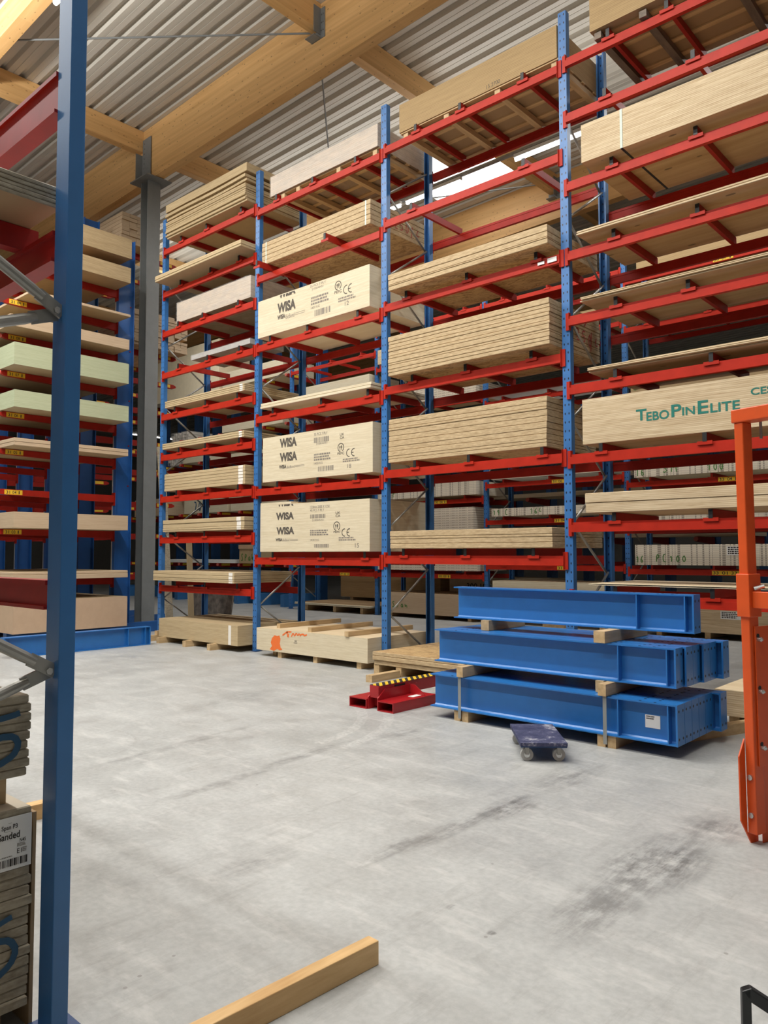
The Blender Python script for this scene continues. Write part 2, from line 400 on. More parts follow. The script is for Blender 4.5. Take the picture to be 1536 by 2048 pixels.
def glyphs(mb, txt, x0, z0, x1, z1, fn, bold=0.0, mi=0):
    """lettering stretched into the rectangle x0..x1, z0..z1"""
    cu = bpy.data.curves.new('lettering', 'FONT'); cu.body = txt; cu.size = 1.0; cu.offset = bold
    ob = bpy.data.objects.new('lettering', cu)
    me = bpy.data.meshes.new_from_object(ob)
    vs = [v.co.copy() for v in me.vertices]
    if vs:
        ax, bx = min(v.x for v in vs), max(v.x for v in vs); ay, by = min(v.y for v in vs), max(v.y for v in vs)
        q = [fn(x0+(v.x-ax)/(bx-ax+1e-9)*(x1-x0), z0+(v.y-ay)/(by-ay+1e-9)*(z1-z0)) for v in vs]
        mb.add(q, [tuple(p.vertices) for p in me.polygons], mi)
    bpy.data.objects.remove(ob); bpy.data.curves.remove(cu); bpy.data.meshes.remove(me)
    return mb
def numbers(txt, x0, z0, x1, z1, fn, parent):
    u = (x1-x0)/len(txt); i = 0
    for tok in txt.split(' '):
        MBn = glyphs(MB(), tok, x0+i*u, z0, x0+(i+len(tok)*.92)*u if len(tok) > 1 else x0+(i+.5)*u, z1, fn, .01)
        MBn.build('number', INK, parent); i += len(tok)+1
def barcode(mb, x0, z0, x1, z1, fn, seed=1, mi=0):
    rn = random.Random(seed); x = x0; u = (x1-x0)/46
    while x < x1-u:
        w = u*rn.choice((1, 1, 2, 3)); mb.quad([fn(x, z0), fn(min(x+w, x1), z0), fn(min(x+w, x1), z1), fn(x, z1)], mi)
        x += w+u*rn.choice((1, 1, 2))
    return mb
def textlines(mb, x0, z0, x1, z1, n, fn, seed=1, mi=0):
    rn = random.Random(seed); h = (z1-z0)/(n*1.6)
    for i in range(n):
        z = z1-h-(i*1.6*h); x = x0; xe = x1-(x1-x0)*rn.random()*.3
        while x < xe:
            w = (x1-x0)*(.04+.09*rn.random()); mb.quad([fn(x, z), fn(min(x+w, xe), z), fn(min(x+w, xe), z+h), fn(x, z+h)], mi)
            x += w+(x1-x0)*.025
    return mb
ORD = ['topmost', 'second', 'third', 'fourth', 'fifth', 'sixth', 'seventh', 'eighth', 'ninth', 'tenth', 'eleventh', 'twelfth', 'thirteenth',
       'fourteenth', 'fifteenth', 'sixteenth', 'seventeenth', 'eighteenth', 'nineteenth', 'twentieth', 'twenty-first', 'twenty-second', 'twenty-third', 'twenty-fourth']

# ------------------------------------------------------------------ hall
SL = .022
def roof_z(x): return 10.74+SL*(x+10.5)
fl = struct(B(-45, 22, -16, 34, -.3, 0).build('floor', concrete('concrete_floor')))
def deck_mat():
    m, nt, b = nm('steel_deck')
    f = noise(nt, coords(nt, (.4, 6, 6)), 1.0, 4)
    lk(nt, ramp(nt, f, [(.3, (.50, .47, .41)), (.7, (.60, .565, .50))]), b.inputs['Base Color'])
    b.inputs['Roughness'].default_value = .45; b.inputs['Metallic'].default_value = .15
    return m
DECK = deck_mat()
def deck(mb, x0, x1, y0, y1, pitch=.35):
    # trapezoidal ribs running along X
    prof = []
    n0 = math.floor(y0/pitch); n1 = math.ceil(y1/pitch)
    for i in range(n0, n1+1):
        for dy, dz in ((0, 0), (.10, 0), (.105, .012), (.112, 0), (.21, 0), (.245, .085), (.315, .085), (.349, 0)):
            y = i*pitch+dy
            if y0 <= y <= y1: prof.append((y, dz))
    vs = [(x0, y, roof_z(x0)+z) for y, z in prof]+[(x1, y, roof_z(x1)+z) for y, z in prof]
    n = len(prof)
    mb.add(vs, [(i, i+1, n+i+1, n+i) for i in range(n-1)])
rm = MB()
SKY = (-7.9, -5.3, 5.9, 8.1)
deck(rm, -45, SKY[0], -16, 34); deck(rm, SKY[0], SKY[1], -16, SKY[2]); deck(rm, SKY[0], SKY[1], SKY[3], 34); deck(rm, SKY[1], 22, -16, 34)
struct(rm.build('ceiling', DECK))
WALLM = plain('wall_panel', (.22, .21, .19), .8)
struct(B(-45.2, -45, -16, 34, 0, 9.9).build('wall_left', WALLM))
struct(B(-45, 22, 34, 34.2, 0, 10.8).build('wall_back', WALLM))
struct(B(22, 22.2, -16, 34, 0, 11).build('wall_right', WALLM))
struct(B(-45, 22, -16.2, -16, 0, 10.8).build('wall_front', WALLM))
# rooflight kerb and pane above the opening
kb = MB(); zk = roof_z(-6.5)
kb.box(SKY[0]-.06, SKY[0], SKY[2], SKY[3], zk-.02, zk+.06).box(SKY[1], SKY[1]+.06, SKY[2], SKY[3], zk-.02, zk+.06)
kb.box(SKY[0]-.06, SKY[1]+.06, SKY[2]-.06, SKY[2], zk-.02, zk+.06).box(SKY[0]-.06, SKY[1]+.06, SKY[3], SKY[3]+.06, zk-.02, zk+.06)
struct(kb.build('window_1', plain('white_kerb', (.8, .8, .78), .5)))
# glulam main beams (along X) and secondary beams (along Y)
def beam_x(name, x0, x1, y0, y1, h, label, m=GLUX, top=None):
    mb = MB(); o = 0.0
    zt = lambda x: roof_z(x)-.005
    vs = []
    for x in (x0, x1):
        vs += [(x, y0, zt(x)-h), (x, y1, zt(x)-h), (x, y1, zt(x)), (x, y0, zt(x))]
    mb.add(vs, [(0,1,5,4),(1,2,6,5),(2,3,7,6),(3,0,4,7),(3,2,1,0),(4,5,6,7)])
    return mb
def trim(o, n): o.name = n; return struct(o)
struct(beam_x('m', -30, 20, .78, .98, 1.15, '').build('trim_1', GLUX))
struct(beam_x('m', -30, 20, 8.72, 8.95, 1.10, '').build('trim_2', GLUX))
struct(beam_x('m', -30, 20, -2.85, -2.62, .50, '').build('trim_3', GLUX))
struct(beam_x('m', -30, 20, 17.2, 17.4, 1.10, '').build('trim_4', GLUX))
ti = 5
for X in (-21.7, -16.2, -10.62, -5.02, .6, 6.2):
    for (ya, yb) in ((-2.62, .78), (.98, 8.72), (8.95, 17.2)):
        z1 = roof_z(X)-.005
        struct(B(X-.09, X+.09, ya, yb, z1-.47, z1).build('trim_%d' % ti, GLUY)); ti += 1
# steel hangers where secondary beams meet the main beams
def hanger(x, y, side, label):
    t = thing('beam_hanger', label, 'bracket', (x, y, roof_z(x)-.6))
    z1 = roof_z(x)-.10; z0 = z1-.52; s = side
    m = MB().box(x-.13, x+.20, y-.006*1, y+.006, z0, z1)
    m.box(x+.092, x+.104, y-s*.0, y-s*.16, z0+.06, z1) if s > 0 else m.box(x+.092, x+.104, y, y+.16, z0+.06, z1)
    m.box(x-.12, x+.104, min(y, y-s*.16), max(y, y-s*.16), z0-.0, z0+.012)
    m.build('plate', GREY, t)
    b = MB()
    for i in range(3):
        for dx in (.13, .17):
            b.tube((x+dx, y-s*.006, z0+.12+i*.14), (x+dx, y-s*.018, z0+.12+i*.14), .012, 8)
    b.build('bolts', CHROME, t)
hanger(-5.02, .772, 1, 'grey steel hanger holding the timber cross beam at the upper middle')
hanger(-5.02, 8.712, 1, 'grey steel hanger on the far main beam behind the shelves')
# roof bracing rods
tag(MB().tube((-9.9, -3.3, roof_z(-9.9)-.35), (-5.1, .76, roof_z(-5.1)-.45), .016, 8).build('brace_rod', GREY), 'thin grey steel bracing rod stretched under the roof at upper left', 'rod')
tag(MB().tube((-5.4, 1.2, roof_z(-5.4)-.42), (-8.6, 4.6, roof_z(-8.6)-.5), .016, 8).build('brace_rod', GREY), 'thin dark bracing rod hanging behind the main timber beam', 'rod')
tag(MB().tube((-10.5, 5.4, roof_z(-10.5)-.3), (-5.12, 8.4, roof_z(-5.1)-.3), .016, 8).build('brace_rod', GREY), 'thin bracing rod under the roof beyond the rooflight', 'rod')

# steel column under the main beam
t = thing('steel_column', 'grey steel column with cap plate carrying the timber main beam', 'column', (-10.35, .86, 0))
cx, cy, zb = -10.35, .86, roof_z(-10.35)-1.16
zc = zb-.02
m = MB(); m.box(cx-.14, cx-.122, cy-.15, cy+.15, .02, zc-.015).box(cx+.122, cx+.14, cy-.15, cy+.15, .02, zc-.015).box(cx-.122, cx+.122, cy-.008, cy+.008, .02, zc-.015)
m.build('shaft', GREY, t)
B(cx-.34, cx+.34, cy-.3, cy+.3, zc-.015, zc+.012).build('cap_plate', GREY, t)
B(cx-.22, cx+.22, cy-.22, cy+.22, 0, .02).build('base_plate', GREY, t)
m = MB().box(cx-.16, cx+.16, cy-.11, cy-.098, zc+.012, zc+.95).box(cx-.19, cx-.178, cy-.26, cy-.098, zc+.012, zc+.62).box(cx-.19, cx-.16, cy-.11, cy-.098, zc+.012, zc+.62)
m.build('side_plate', GREY, t)
m = MB()
for i in range(6):
    m.tube((cx-.09, cy-.11, zc+.3+i*.11), (cx-.09, cy-.122, zc+.3+i*.11), .013, 8)
m.build('bolts', CHROME, t)

# strip lights and their trunking
def striplight(x, y, z, L, label, proto=[None]):
    if proto[0] is None:
        t = thing('strip_light', label, 'light', (x, y, z), 'strip lights under the roof')
        B(x-.75, x+.75, y-.04, y+.04, z+.02, z+.09).build('housing', plain('light_housing', (.75, .75, .73), .5), t)
        MB().tube((x-.73, y, z-.015), (x+.73, y, z-.015), .035, 10).build('tube', plain('lit_tube', (1, 1, 1), .4, 14), t, smooth=True)
        proto[0] = t; return t
    t = dup(proto[0], (x, y, z)); t['label'] = label; return t
striplight(-2.95, 4.85, 9.3, 1.5, 'lit white strip light right of the tall third blue upright')
striplight(-5.75, 4.85, 9.3, 1.5, 'lit white strip light just below the bright rooflight')
striplight(-7.4, 4.85, 9.3, 1.5, 'lit white strip light left of the rooflight, behind top shelf')
striplight(-1.3, 4.85, 9.3, 1.5, 'lit white strip light behind the top right pack')
striplight(.4, 4.85, 9.3, 1.5, 'lit white strip light at far right behind the top shelves')
striplight(-5.6, -3.1, 9.45, 1.5, 'lit white strip light at the top left corner by timber beam')
tag(B(-20, 8, 4.81, 4.89, 9.4, 9.45).build('lighting_trunking', GALV), 'grey cable trunking carrying strip lights behind the front rack', 'trunking')
tag(B(-6.4, -4.9, -3.14, -3.06, 9.545, 9.6).build('lighting_trunking', GALV), 'grey cable trunking with strip light at top left', 'trunking')

# ------------------------------------------------------------------ pallet racks
def upright_mesh(H, back=False):
    """C channel, 100 wide, open to the inside of the frame; local origin on the floor at the face"""
    w, d, t = .05, .075, .004
    s = -1 if back else 1
    m = MB()
    yb = (0, s*t); m.box(-w, w, min(yb), max(yb), .008, H)
    for sx in (-1, 1):
        m.box(min(sx*w, sx*(w-t)), max(sx*w, sx*(w-t)), min(s*t, s*d), max(s*t, s*d), .008, H)
        m.box(min(sx*w, sx*(w-.018)), max(sx*w, sx*(w-.018)), min(s*d, s*(d+t)), max(s*d, s*(d+t)), .008, H)
    return m
def part_at(mb, name, mats, parent, loc, **kw):
    """mesh given in local coordinates, placed at loc (world)"""
    me_o = mb.build(name, mats, None, (0, 0, 0), **kw)
    me_o.parent = parent; me_o.location = Vector(loc)-Vector(parent['_o']); me_o['_o'] = tuple(loc)
    return me_o
def like(o, parent, loc):
    c = o.copy(); C.objects.link(c); c.parent = parent; c.location = Vector(loc)-Vector(parent['_o']); c['_o'] = tuple(loc)
    for ch in o.children:
        d = ch.copy(); C.objects.link(d); d.parent = c
    return c
def beam_mesh(L, h=.11, front=True):
    m = MB(); s = -1 if front else 1
    m.box(0, L, -.02, .025, -h, -.03).box(0, L, min(-s*.025, s*.006), max(-s*.025, s*.006), -.03, 0)
    m.box(0, L, min(s*.02, s*.026), max(s*.02, s*.026), -h, -h+.012)
    return m
RX = [-8.4, -5.6, -2.8, 0.0, 2.8]; RD = 1.0; RH = 7.89
LV = {1: [7.29, 6.47, 5.715, 4.93, 4.145, 3.39, 2.615, 1.86, .985], 2: [7.215, 6.09, 4.94, 3.775, 2.60, 1.50],
      3: [7.26, 6.20, 5.01, 3.85, 2.70, 1.535], 4: [7.29, 6.63, 5.82, 5.01, 4.255, 3.465, 2.675, 1.91, 1.12]}
rack = thing('pallet_rack', 'tall blue and red pallet rack in front filled with panel packs', 'rack', (RX[0], 0, 0))
uF = uB = pl = None
for x in RX:
    if uF is None:
        uF = part_at(upright_mesh(RH), 'upright', BLUE, rack, (x, 0, 0))
        pl = part_at(MB().box(-.07, .07, -.03, .1, 0, .008), 'base_plate', NAVY, uF, (x, 0, 0))
        uB = part_at(upright_mesh(RH, True), 'upright', BLUE, rack, (x, RD+.04, 0))
        part_at(MB().box(-.07, .07, -.1, .03, 0, .008), 'base_plate', NAVY, uB, (x, RD+.04, 0))
    else:
        like(uF, rack, (x, 0, 0)); like(uB, rack, (x, RD+.04, 0))
# diagonal frame braces
brA = brB = None
for x in RX:
    for i in range(13):
        z0 = .15+i*.59; z1 = z0+.59
        if z1 > RH-.1: continue
        if i % 2 == 0: a, b = (0, RD-.06, 0), (0, .09, .59)
        else: a, b = (0, .09, 0), (0, RD-.06, .59)
        key = i % 2
        loc = (x+(.012 if key else -.012), 0, z0)
        if key == 0:
            if brA is None: brA = part_at(MB().tube(a, b, .015, 8), 'brace', GALV, rack, loc, smooth=True)
            else: like(brA, rack, loc)
        else:
            if brB is None: brB = part_at(MB().tube(a, b, .015, 8), 'brace', GALV, rack, loc, smooth=True)
            else: like(brB, rack, loc)
# beams with hooked end connectors
bf = bb = None
for bay in (1, 2, 3, 4):
    x0 = RX[bay-1]+.052; x1 = RX[bay]-.052; L = x1-x0
    for z in LV[bay]:
        if bf is None:
            bf = part_at(beam_mesh(L), 'beam', RED, rack, (x0, -.018, z))
            for sx in (0, L):
                s = -1 if sx == 0 else 1
                cm = MB().box(min(0, s*.045), max(0, s*.045), .0, .014, -.155, .045).box(-s*.004 if s > 0 else 0, 0 if s > 0 else .004, -.02, .03, -.155, .045)
                c = part_at(cm, 'end_connector', RED, bf, (x0+sx, -.018, z))
                c.location.y = -.0005
            bb = part_at(beam_mesh(L, .11, False), 'beam', RED2, rack, (x0, RD+.058, z))
            for sx in (0, L):
                s = -1 if sx == 0 else 1
                c = part_at(MB().box(min(0, s*.045), max(0, s*.045), -.014, 0, -.155, .045), 'end_connector', RED2, bb, (x0+sx, RD+.058, z))
        else:
            like(bf, rack, (x0, -.018, z)); like(bb, rack, (x0, RD+.058, z))
# support bars across the beams
BARX = {(1,0): [-7.76,-6.97,-5.98], (1,1): [-7.76,-6.84,-6.03], (1,2): [-7.82,-7.06,-6.04], (1,3): [-7.8,-6.9,-6.0], (1,4): [-7.89,-6.94,-6.04], (1,5): [-7.74,-6.93,-5.98],
        (1,6): [-7.8,-6.9,-6.0], (1,7): [-7.8,-6.93,-6.0], (1,8): [-7.8,-6.9,-6.0],
        (2,0): [-5.07,-4.22,-3.31], (2,1): [-5.2,-3.65], (2,2): [-5.2,-4.32,-3.26], (2,3): [-5.12,-4.01,-3.06], (2,4): [-5.0,-4.08,-3.29], (2,5): [-5.1,-4.01,-3.12],
        (3,0): [-2.18,-1.44,-.51], (3,1): [-2.26,-.51], (3,2): [-2.35,-1.35,-.35], (3,3): [-2.25,-1.38,-.43], (3,4): [-2.21,-1.34,-.3], (3,5): [-2.41,-1.4,-.43],
        (4,0): [.59,1.25,2.2], (4,1): [.54,1.51,2.4], (4,2): [.61,1.52,2.4], (4,3): [.62,1.52,2.4], (4,4): [.63,1.41,2.3], (4,5): [.61,1.62,2.4], (4,6): [.43,1.54,2.4], (4,7): [.57,1.58,2.4], (4,8): [.57,1.58,2.4]}
sb = None
for (bay, li), xs in BARX.items():
    z = LV[bay][li]
    for x in xs:
        y = -.33 if (bay, li) == (2, 1) else -.05
        if sb is None:
            sb = part_at(MB().box(-.02, .02, 0, 1.14, .001, .09), 'support_bar', RED2, rack, (x, y, z))
            part_at(MB().box(-.021, .021, -.008, 0, .0, .091), 'end_cap', BLACK, sb, (x, y, z))
            part_at(MB().box(-.075, .075, .0, .012, -.03, .006), 'saddle', RED, sb, (x, y, z))
            sb.children[1].location.y = .005-.011
        else: like(sb, rack, (x, y, z))
m = MB().box(-.2, -.08, -.05, -.0495, 4.93, 4.985).box(-.33, -.24, -.05, -.0495, 4.935, 4.97)
m.build('sticker', WHITE, rack)

# ------------------------------------------------------------------ sheet stacks and packs
BAYN = {1: 'far left bay', 2: 'second bay', 3: 'third bay', 4: 'right bay'}
def shelf(bay, li): return 'on the %s shelf of the %s' % (['top','second','third','fourth','fifth','sixth','seventh','eighth','ninth'][li], BAYN[bay])
def rep(o, x): return o
def stack(name, desc, where, n, x0, x1, y0, y1, z0, z1, mats, jit=.006, hs=None, chamfer=.005, gap=.003, group=None, cat='sheet', shift=None):
    """n separate sheets lying on each other, built from the top label downwards"""
    hs = hs or [1.0]*n; tot = sum(hs); z = z1
    objs = []
    for i in range(n):
        h = (z1-z0)*hs[i]/tot
        jx, jy = random.uniform(-jit, jit), random.uniform(-jit, jit)
        if shift: jx += shift[i]
        o = MB().slab(x0+jx, x1+jx, y0+jy, y1+jy, z-h+gap/2, z-gap/2, min(chamfer, h*.22)).build(name, mats, None, ((x0+x1)/2, (y0+y1)/2, z-h))
        word = ORD[i] if i < n-1 else 'lowest'
        tag(o, '%s %s %s' % (word, desc, where), cat, group or ('%s %s' % (desc, where)))
        objs.append(o); z -= h
    return objs
def pack(name, label, cat, x0, x1, y0, y1, z0, z1, mats, group=None):
    o = B(x0, x1, y0, y1, z0, z1, 0, 1).build(name, mats, None, ((x0+x1)/2, (y0+y1)/2, z0))
    return tag(o, label, cat, group)
def vstrap(parent, x0, x1, y0, y1, z0, z1, m, name='strap', e=.003):
    """band around a pack in the Y-Z plane between x0 and x1"""
    q = MB().box(x0, x1, y0-e, y0, z0-e, z1+e).box(x0, x1, y1, y1+e, z0-e, z1+e).box(x0, x1, y0, y1, z0-e, z0).box(x0, x1, y0, y1, z1, z1+e)
    return q.build(name, m, parent)
PD = 1.22
TB = .093
# ---- bay 1 (far left)
L = LV[1]
b = L[0]+TB
stack('cardboard_sheet', 'brown board in the ragged bundle', shelf(1, 0), 9, -8.09, -5.72, -.15, 1.08, b, b+.30, [CARD_E, CARD_F], .018, group='ragged brown boards, far left top shelf', chamfer=.004)
def warped(name, label, x0, x1, y0, y1, z0, z1, m, dz=.03, tx=.0):
    n = 10; mb = MB(); top = []; 
    for i in range(n+1):
        u = i/n; x = x0+(x1-x0)*u; w = dz*math.sin(u*PI*2.2+.4)*(.5+.5*u)+tx*u
        for (y, z) in ((y0, z0), (y1, z0), (y1, z1), (y0, z1)): mb.v.append((x, y, z+w))
    for i in range(n):
        o = i*4
        for a in range(4):
            c = (a+1) % 4; mb.f.append([o+a, o+c, o+4+c, o+4+a]); mb.m.append(1 if a in (0, 2) else 0)
    mb.f += [[3,2,1,0], [n*4, n*4+1, n*4+2, n*4+3]]; mb.m += [0, 0]
    return tag(mb.build(name, m, None, ((x0+x1)/2, (y0+y1)/2, z0)), label, 'board', 'loose boards on the far left top shelf')
warped('cardboard_sheet', 'thin wavy brown board lowest of the loose ones atop the far left rack', -8.1, -5.72, -.14, 1.15, b+.335, b+.375, [CARD_E, CARD_F], .012)
warped('cardboard_sheet', 'wavy brown board in the middle of the loose ones atop the far left rack', -8.12, -5.74, -.16, 1.16, b+.405, b+.455, [CARD_E, CARD_F], .009)
warped('cardboard_sheet', 'thick brown board topmost of the loose ones atop the far left rack', -8.12, -5.71, -.15, 1.15, b+.50, b+.64, [CARD_E, CARD_F], .004)
for i in range(3):
    tag(B(-7.9+i*.95, -7.84+i*.95, -.1, 1.0, b+.30, b+.322+.001).build('spacer_batten', RAWY, None, (-7.87+i*.95, .4, b+.30)), '%s thin spacer batten from left under the wavy boards, far left top shelf' % ['first', 'second', 'third'][i], 'batten', 'spacer battens on the far left top shelf')
b = L[1]+TB
stack('fibreboard_sheet', 'tan board in the thin stack', shelf(1, 1), 3, -8.24, -5.68, -.28, .95, b, b+.115, [MDF_E, MDF_F], .015, group='tan boards, second shelf, far left')
b = L[2]+TB
o = pack('wrapped_pack', 'plastic-wrapped pinkish board pack on the third shelf of the far left bay', 'pack', -7.94, -5.77, .0, 1.2, b, b+.37, [WRAP_E, MDF_F])
B(-7.95, -5.76, -.01, 1.21, b, b+.38).build('plastic_wrap', PLASTIC, o)
for i in range(4): pass
b = L[3]+TB
o = pack('wrapped_board', 'thin grey plastic-wrapped board on the fourth shelf of the far left bay', 'board', -7.43, -5.75, -.02, .7, b, b+.085, [plain('grey_wrapped', (.42, .40, .38), .5), plain('grey_wrapped_face', (.4, .36, .33), .5)])
B(-7.44, -5.74, -.03, .71, b, b+.09).build('plastic_wrap', PLASTIC, o)
def tapeon(objs, x0, x1, y):
    for o in objs:
        bb = o.data.vertices; zs = [v.co.z for v in bb]; oo = Vector(o['_o'])
        ym = min(v.co.y for v in bb)+oo.y; 
        B(x0, x1, ym-.0012, ym-.0002, oo.z+min(zs)+.003, oo.z+max(zs)-.003).build('white_tape', TAPE, o)
b = L[4]+TB; tapeon(stack('fibreboard_sheet', 'pale tan board', shelf(1, 4), 4, -8.17, -5.81, -.08, 1.14, b, b+.125, [MDF_E, MDF_F], .003, group='tan boards, fifth shelf, far left'), -5.94, -5.86, -.08)
b = L[5]+TB; tapeon(stack('fibreboard_sheet', 'pale tan board', shelf(1, 5), 3, -8.30, -5.86, -.04, 1.18, b, b+.11, [MDF_E, MDF_F], .003, group='tan boards, sixth shelf, far left'), -6.0, -5.92, -.04)
b = L[6]+TB; tapeon(stack('fibreboard_sheet', 'pale tan board', shelf(1, 6), 6, -8.28, -5.88, 0.0, 1.22, b, b+.32, [MDF_E, MDF_F], .004, group='tan boards, seventh shelf, far left'), -6.06, -5.94, 0)
b = L[7]+TB; tapeon(stack('fibreboard_sheet', 'pale tan board', shelf(1, 7), 4, -8.15, -5.76, -.10, 1.12, b, b+.215, [MDF_E, MDF_F], .008, [1, 1.1, .5, .4], group='tan boards, eighth shelf, far left'), -5.96, -5.85, -.1)
b = L[8]+TB; tapeon(stack('fibreboard_sheet', 'pale tan board', shelf(1, 8), 4, -8.26, -5.86, -.22, 1.0, b, b+.18, [MDF_E, MDF_F], .008, [1, 1, .5, .5], group='tan boards, ninth shelf, far left'), -6.0, -5.9, -.2)
def bearer(x, y0, y1, w, z0, z1, label, group, m=RAWY, name='timber_bearer'):
    return tag(B(x-w/2, x+w/2, y0, y1, z0, z1).build(name, m, None, (x, (y0+y1)/2, z0)), label, 'timber', group)
o = pack('fibreboard_pack', 'tan fibreboard pack on timber bearers on the floor, far left bay', 'pack', -7.93, -5.66, -.29, 1.0, .101, .42, [MDF_E, MDF_F])
B(-5.90, -5.83, -.2925, -.2905, .105, .416).build('white_tape', TAPE, o)
for i, x in enumerate((-7.75, -6.95, -6.25)):
    bearer(x, -.42, 1.0, .09, 0, .10, '%s timber bearer from left under the tan floor pack, far left bay' % ['first', 'second', 'third'][i], 'bearers under the far left floor pack')
bearer(-8.15, -.35, .6, .09, 0, .10, 'short loose timber on the floor by the leftmost upright', 'loose timbers')
bearer(-8.17, -.2, .65, .09, .10, .17, 'loose timber lying on another beside the leftmost upright', 'loose timbers')
# ---- printed packs of bay 2
def printing(o, items, y, fn=None):
    fn = fn or FY(y-.0015)
    for it in items:
        t, x0, z0, x1, z1 = it
        words, codes, fines, certs = MB(), MB(), MB(), MB()
        if t == '~WISA':
            # only the lower half of the word, cut off at the board joint
            g = MB(); h_ = .115; glyphs(g, 'WISA', x0, z0, x1, z0+h_, fn, .075)
            bm = bmesh.new(); vv = [bm.verts.new(v) for v in g.v]
            for fc in g.f:
                try: bm.faces.new([vv[i] for i in fc])
                except ValueError: pass
            bmesh.ops.bisect_plane(bm, geom=bm.verts[:]+bm.edges[:]+bm.faces[:], plane_co=(0, 0, min(z1, z0+.05)), plane_no=(0, 0, 1), clear_outer=True)
            bm.verts.index_update(); words.add([v.co for v in bm.verts], [tuple(v.index for v in f.verts) for f in bm.faces]); bm.free()
        elif t == 'WISA': glyphs(words, 'WISA', x0, z0, x1, z1, fn, .052)
        elif t in ('bar', 'bar2'): barcode(codes, x0, z0, x1, z1, fn, len(t)+int(z0*10))
        elif t == 'lines':
            glyphs(fines, 'BioBond', x0, z0, x0+(x1-x0)*.45, z1-(z1-z0)*.1, fn)
            for q in (.25, .6): fines.quad([fn(x0+(x1-x0)*.48, z0+(z1-z0)*q), fn(x1, z0+(z1-z0)*q), fn(x1, z0+(z1-z0)*q+.005), fn(x0+(x1-x0)*.48, z0+(z1-z0)*q+.005)])
        elif t == 'text2500':
            h = (z1-z0)/2; glyphs(fines, '15.0mm 2500 X 1250', x0, z0+h*1.1, x1, z1, fn, .004); glyphs(fines, '45 PCS 9 PLY', x0, z0, x0+(x1-x0)*.72, z0+h*.85, fn, .004)
        elif t == 't': glyphs(fines, '35 PCS 7 PLY', x0, z0, x1, z1, fn, .004)
        elif t == 'num': glyphs(fines, '2100045451', x0, z0, x1, z1, fn)
        elif t == 'txt': textlines(fines, x0, z0, x1, z1, 3, fn, 4)
        elif t == 'txt2': textlines(fines, x0, z0, x1, z1, 2, fn, 9)
        elif t == 'KG': glyphs(fines, '1430 KG', x0, z0, x1, z1, fn, .004)
        elif t == 'UK':
            h = (z1-z0)/2; glyphs(certs, 'UK', x0, z0+h*1.1, x1, z1, fn, .01); glyphs(certs, 'CA', x0, z0, x1, z0+h*.9, fn, .01)
        elif t == 'PEFC':
            cx_, cz_ = (x0+x1)/2, (z0+z1)/2; r = min(x1-x0, z1-z0)/2
            arc = [(cx_+r*math.cos(a), cz_+r*math.sin(a)) for a in [math.radians(-60+i*20) for i in range(17)]]
            certs.ribbon(arc, .013, fn)
            for dx, s in ((-.3, 1), (.25, 1.25)):   # two little trees inside the ring
                el = [(cx_+r*(dx+.2*math.cos(a)), cz_+r*(.12+.33*s*math.sin(a))) for a in [2*PI*i/10 for i in range(10)]]
                certs.quad([fn(*p) for p in el]); certs.ribbon([(cx_+r*dx, cz_-r*.2), (cx_+r*dx, cz_-r*.6)], .010, fn)
        elif t == 'PEFCt': glyphs(certs, 'PEFC', x0, z0, x1, z1, fn, .01)
        elif t == 'CE':
            r = (z1-z0)/2; cz_ = (z0+z1)/2
            for cx_ in (x0+r, x1-r*.15):
                certs.ribbon([(cx_+r*math.cos(a), cz_+r*math.sin(a)) for a in [math.radians(80+i*20) for i in range(11)]], .013, fn)
            certs.ribbon([(x1-r*1.05, cz_), (x1-r*.35, cz_)], .013, fn)
        else: glyphs(codes, t, x0, z0, x1, z1, fn, .006)
        for q_, n_, m_ in ((words, 'printed_word', INK2), (codes, 'printed_barcode' if t[:3] == 'bar' else 'printed_number', INKG), (fines, 'printed_small_text', INKG), (certs, 'printed_mark', INK2)):
            if q_.f: q_.build(n_, m_, o)
INK2 = plain('faded_black_ink', (.09, .075, .06), .8)
L6 = [('~WISA',-4.947,2.287,-4.562,2.317),('WISA',-4.969,2.080,-4.552,2.196),('WISA',-4.957,1.854,-4.542,1.970),('WISA',-4.975,1.753,-4.815,1.799),('lines',-4.806,1.750,-4.459,1.794),('text2500',-4.189,2.182,-3.774,2.270),('bar',-4.188,2.082,-3.865,2.141),('num',-4.145,2.040,-3.898,2.070),('txt',-4.187,1.819,-3.773,1.911),('KG',-4.186,1.750,-3.998,1.778),('bar2',-4.100,1.650,-3.780,1.702),('UK',-3.650,2.085,-3.553,2.165),('PEFC',-3.699,1.892,-3.553,2.018),('PEFCt',-3.690,1.858,-3.553,1.887),('CE',-3.521,1.810,-3.362,1.914),('txt2',-3.585,1.736,-3.245,1.798),('15',-3.261,1.645,-3.183,1.707)]
L5 = [('WISA',-4.937,3.204,-4.538,3.351),('WISA',-4.935,2.985,-4.529,3.126),('WISA',-4.950,2.878,-4.777,2.938),('lines',-4.765,2.874,-4.366,2.920),('t',-4.155,3.316,-3.863,3.358),('bar',-4.155,3.210,-3.827,3.287),('num',-4.111,3.176,-3.869,3.208),('txt',-4.153,2.927,-3.774,3.045),('KG',-4.153,2.885,-3.967,2.917),('bar2',-4.066,2.776,-3.739,2.848),('UK',-3.606,3.214,-3.518,3.298),('PEFC',-3.654,3.031,-3.518,3.151),('PEFCt',-3.654,2.988,-3.518,3.024),('CE',-3.471,2.947,-3.312,3.053),('txt2',-3.545,2.862,-3.204,2.922),('18',-3.457,2.782,-3.378,2.841)]
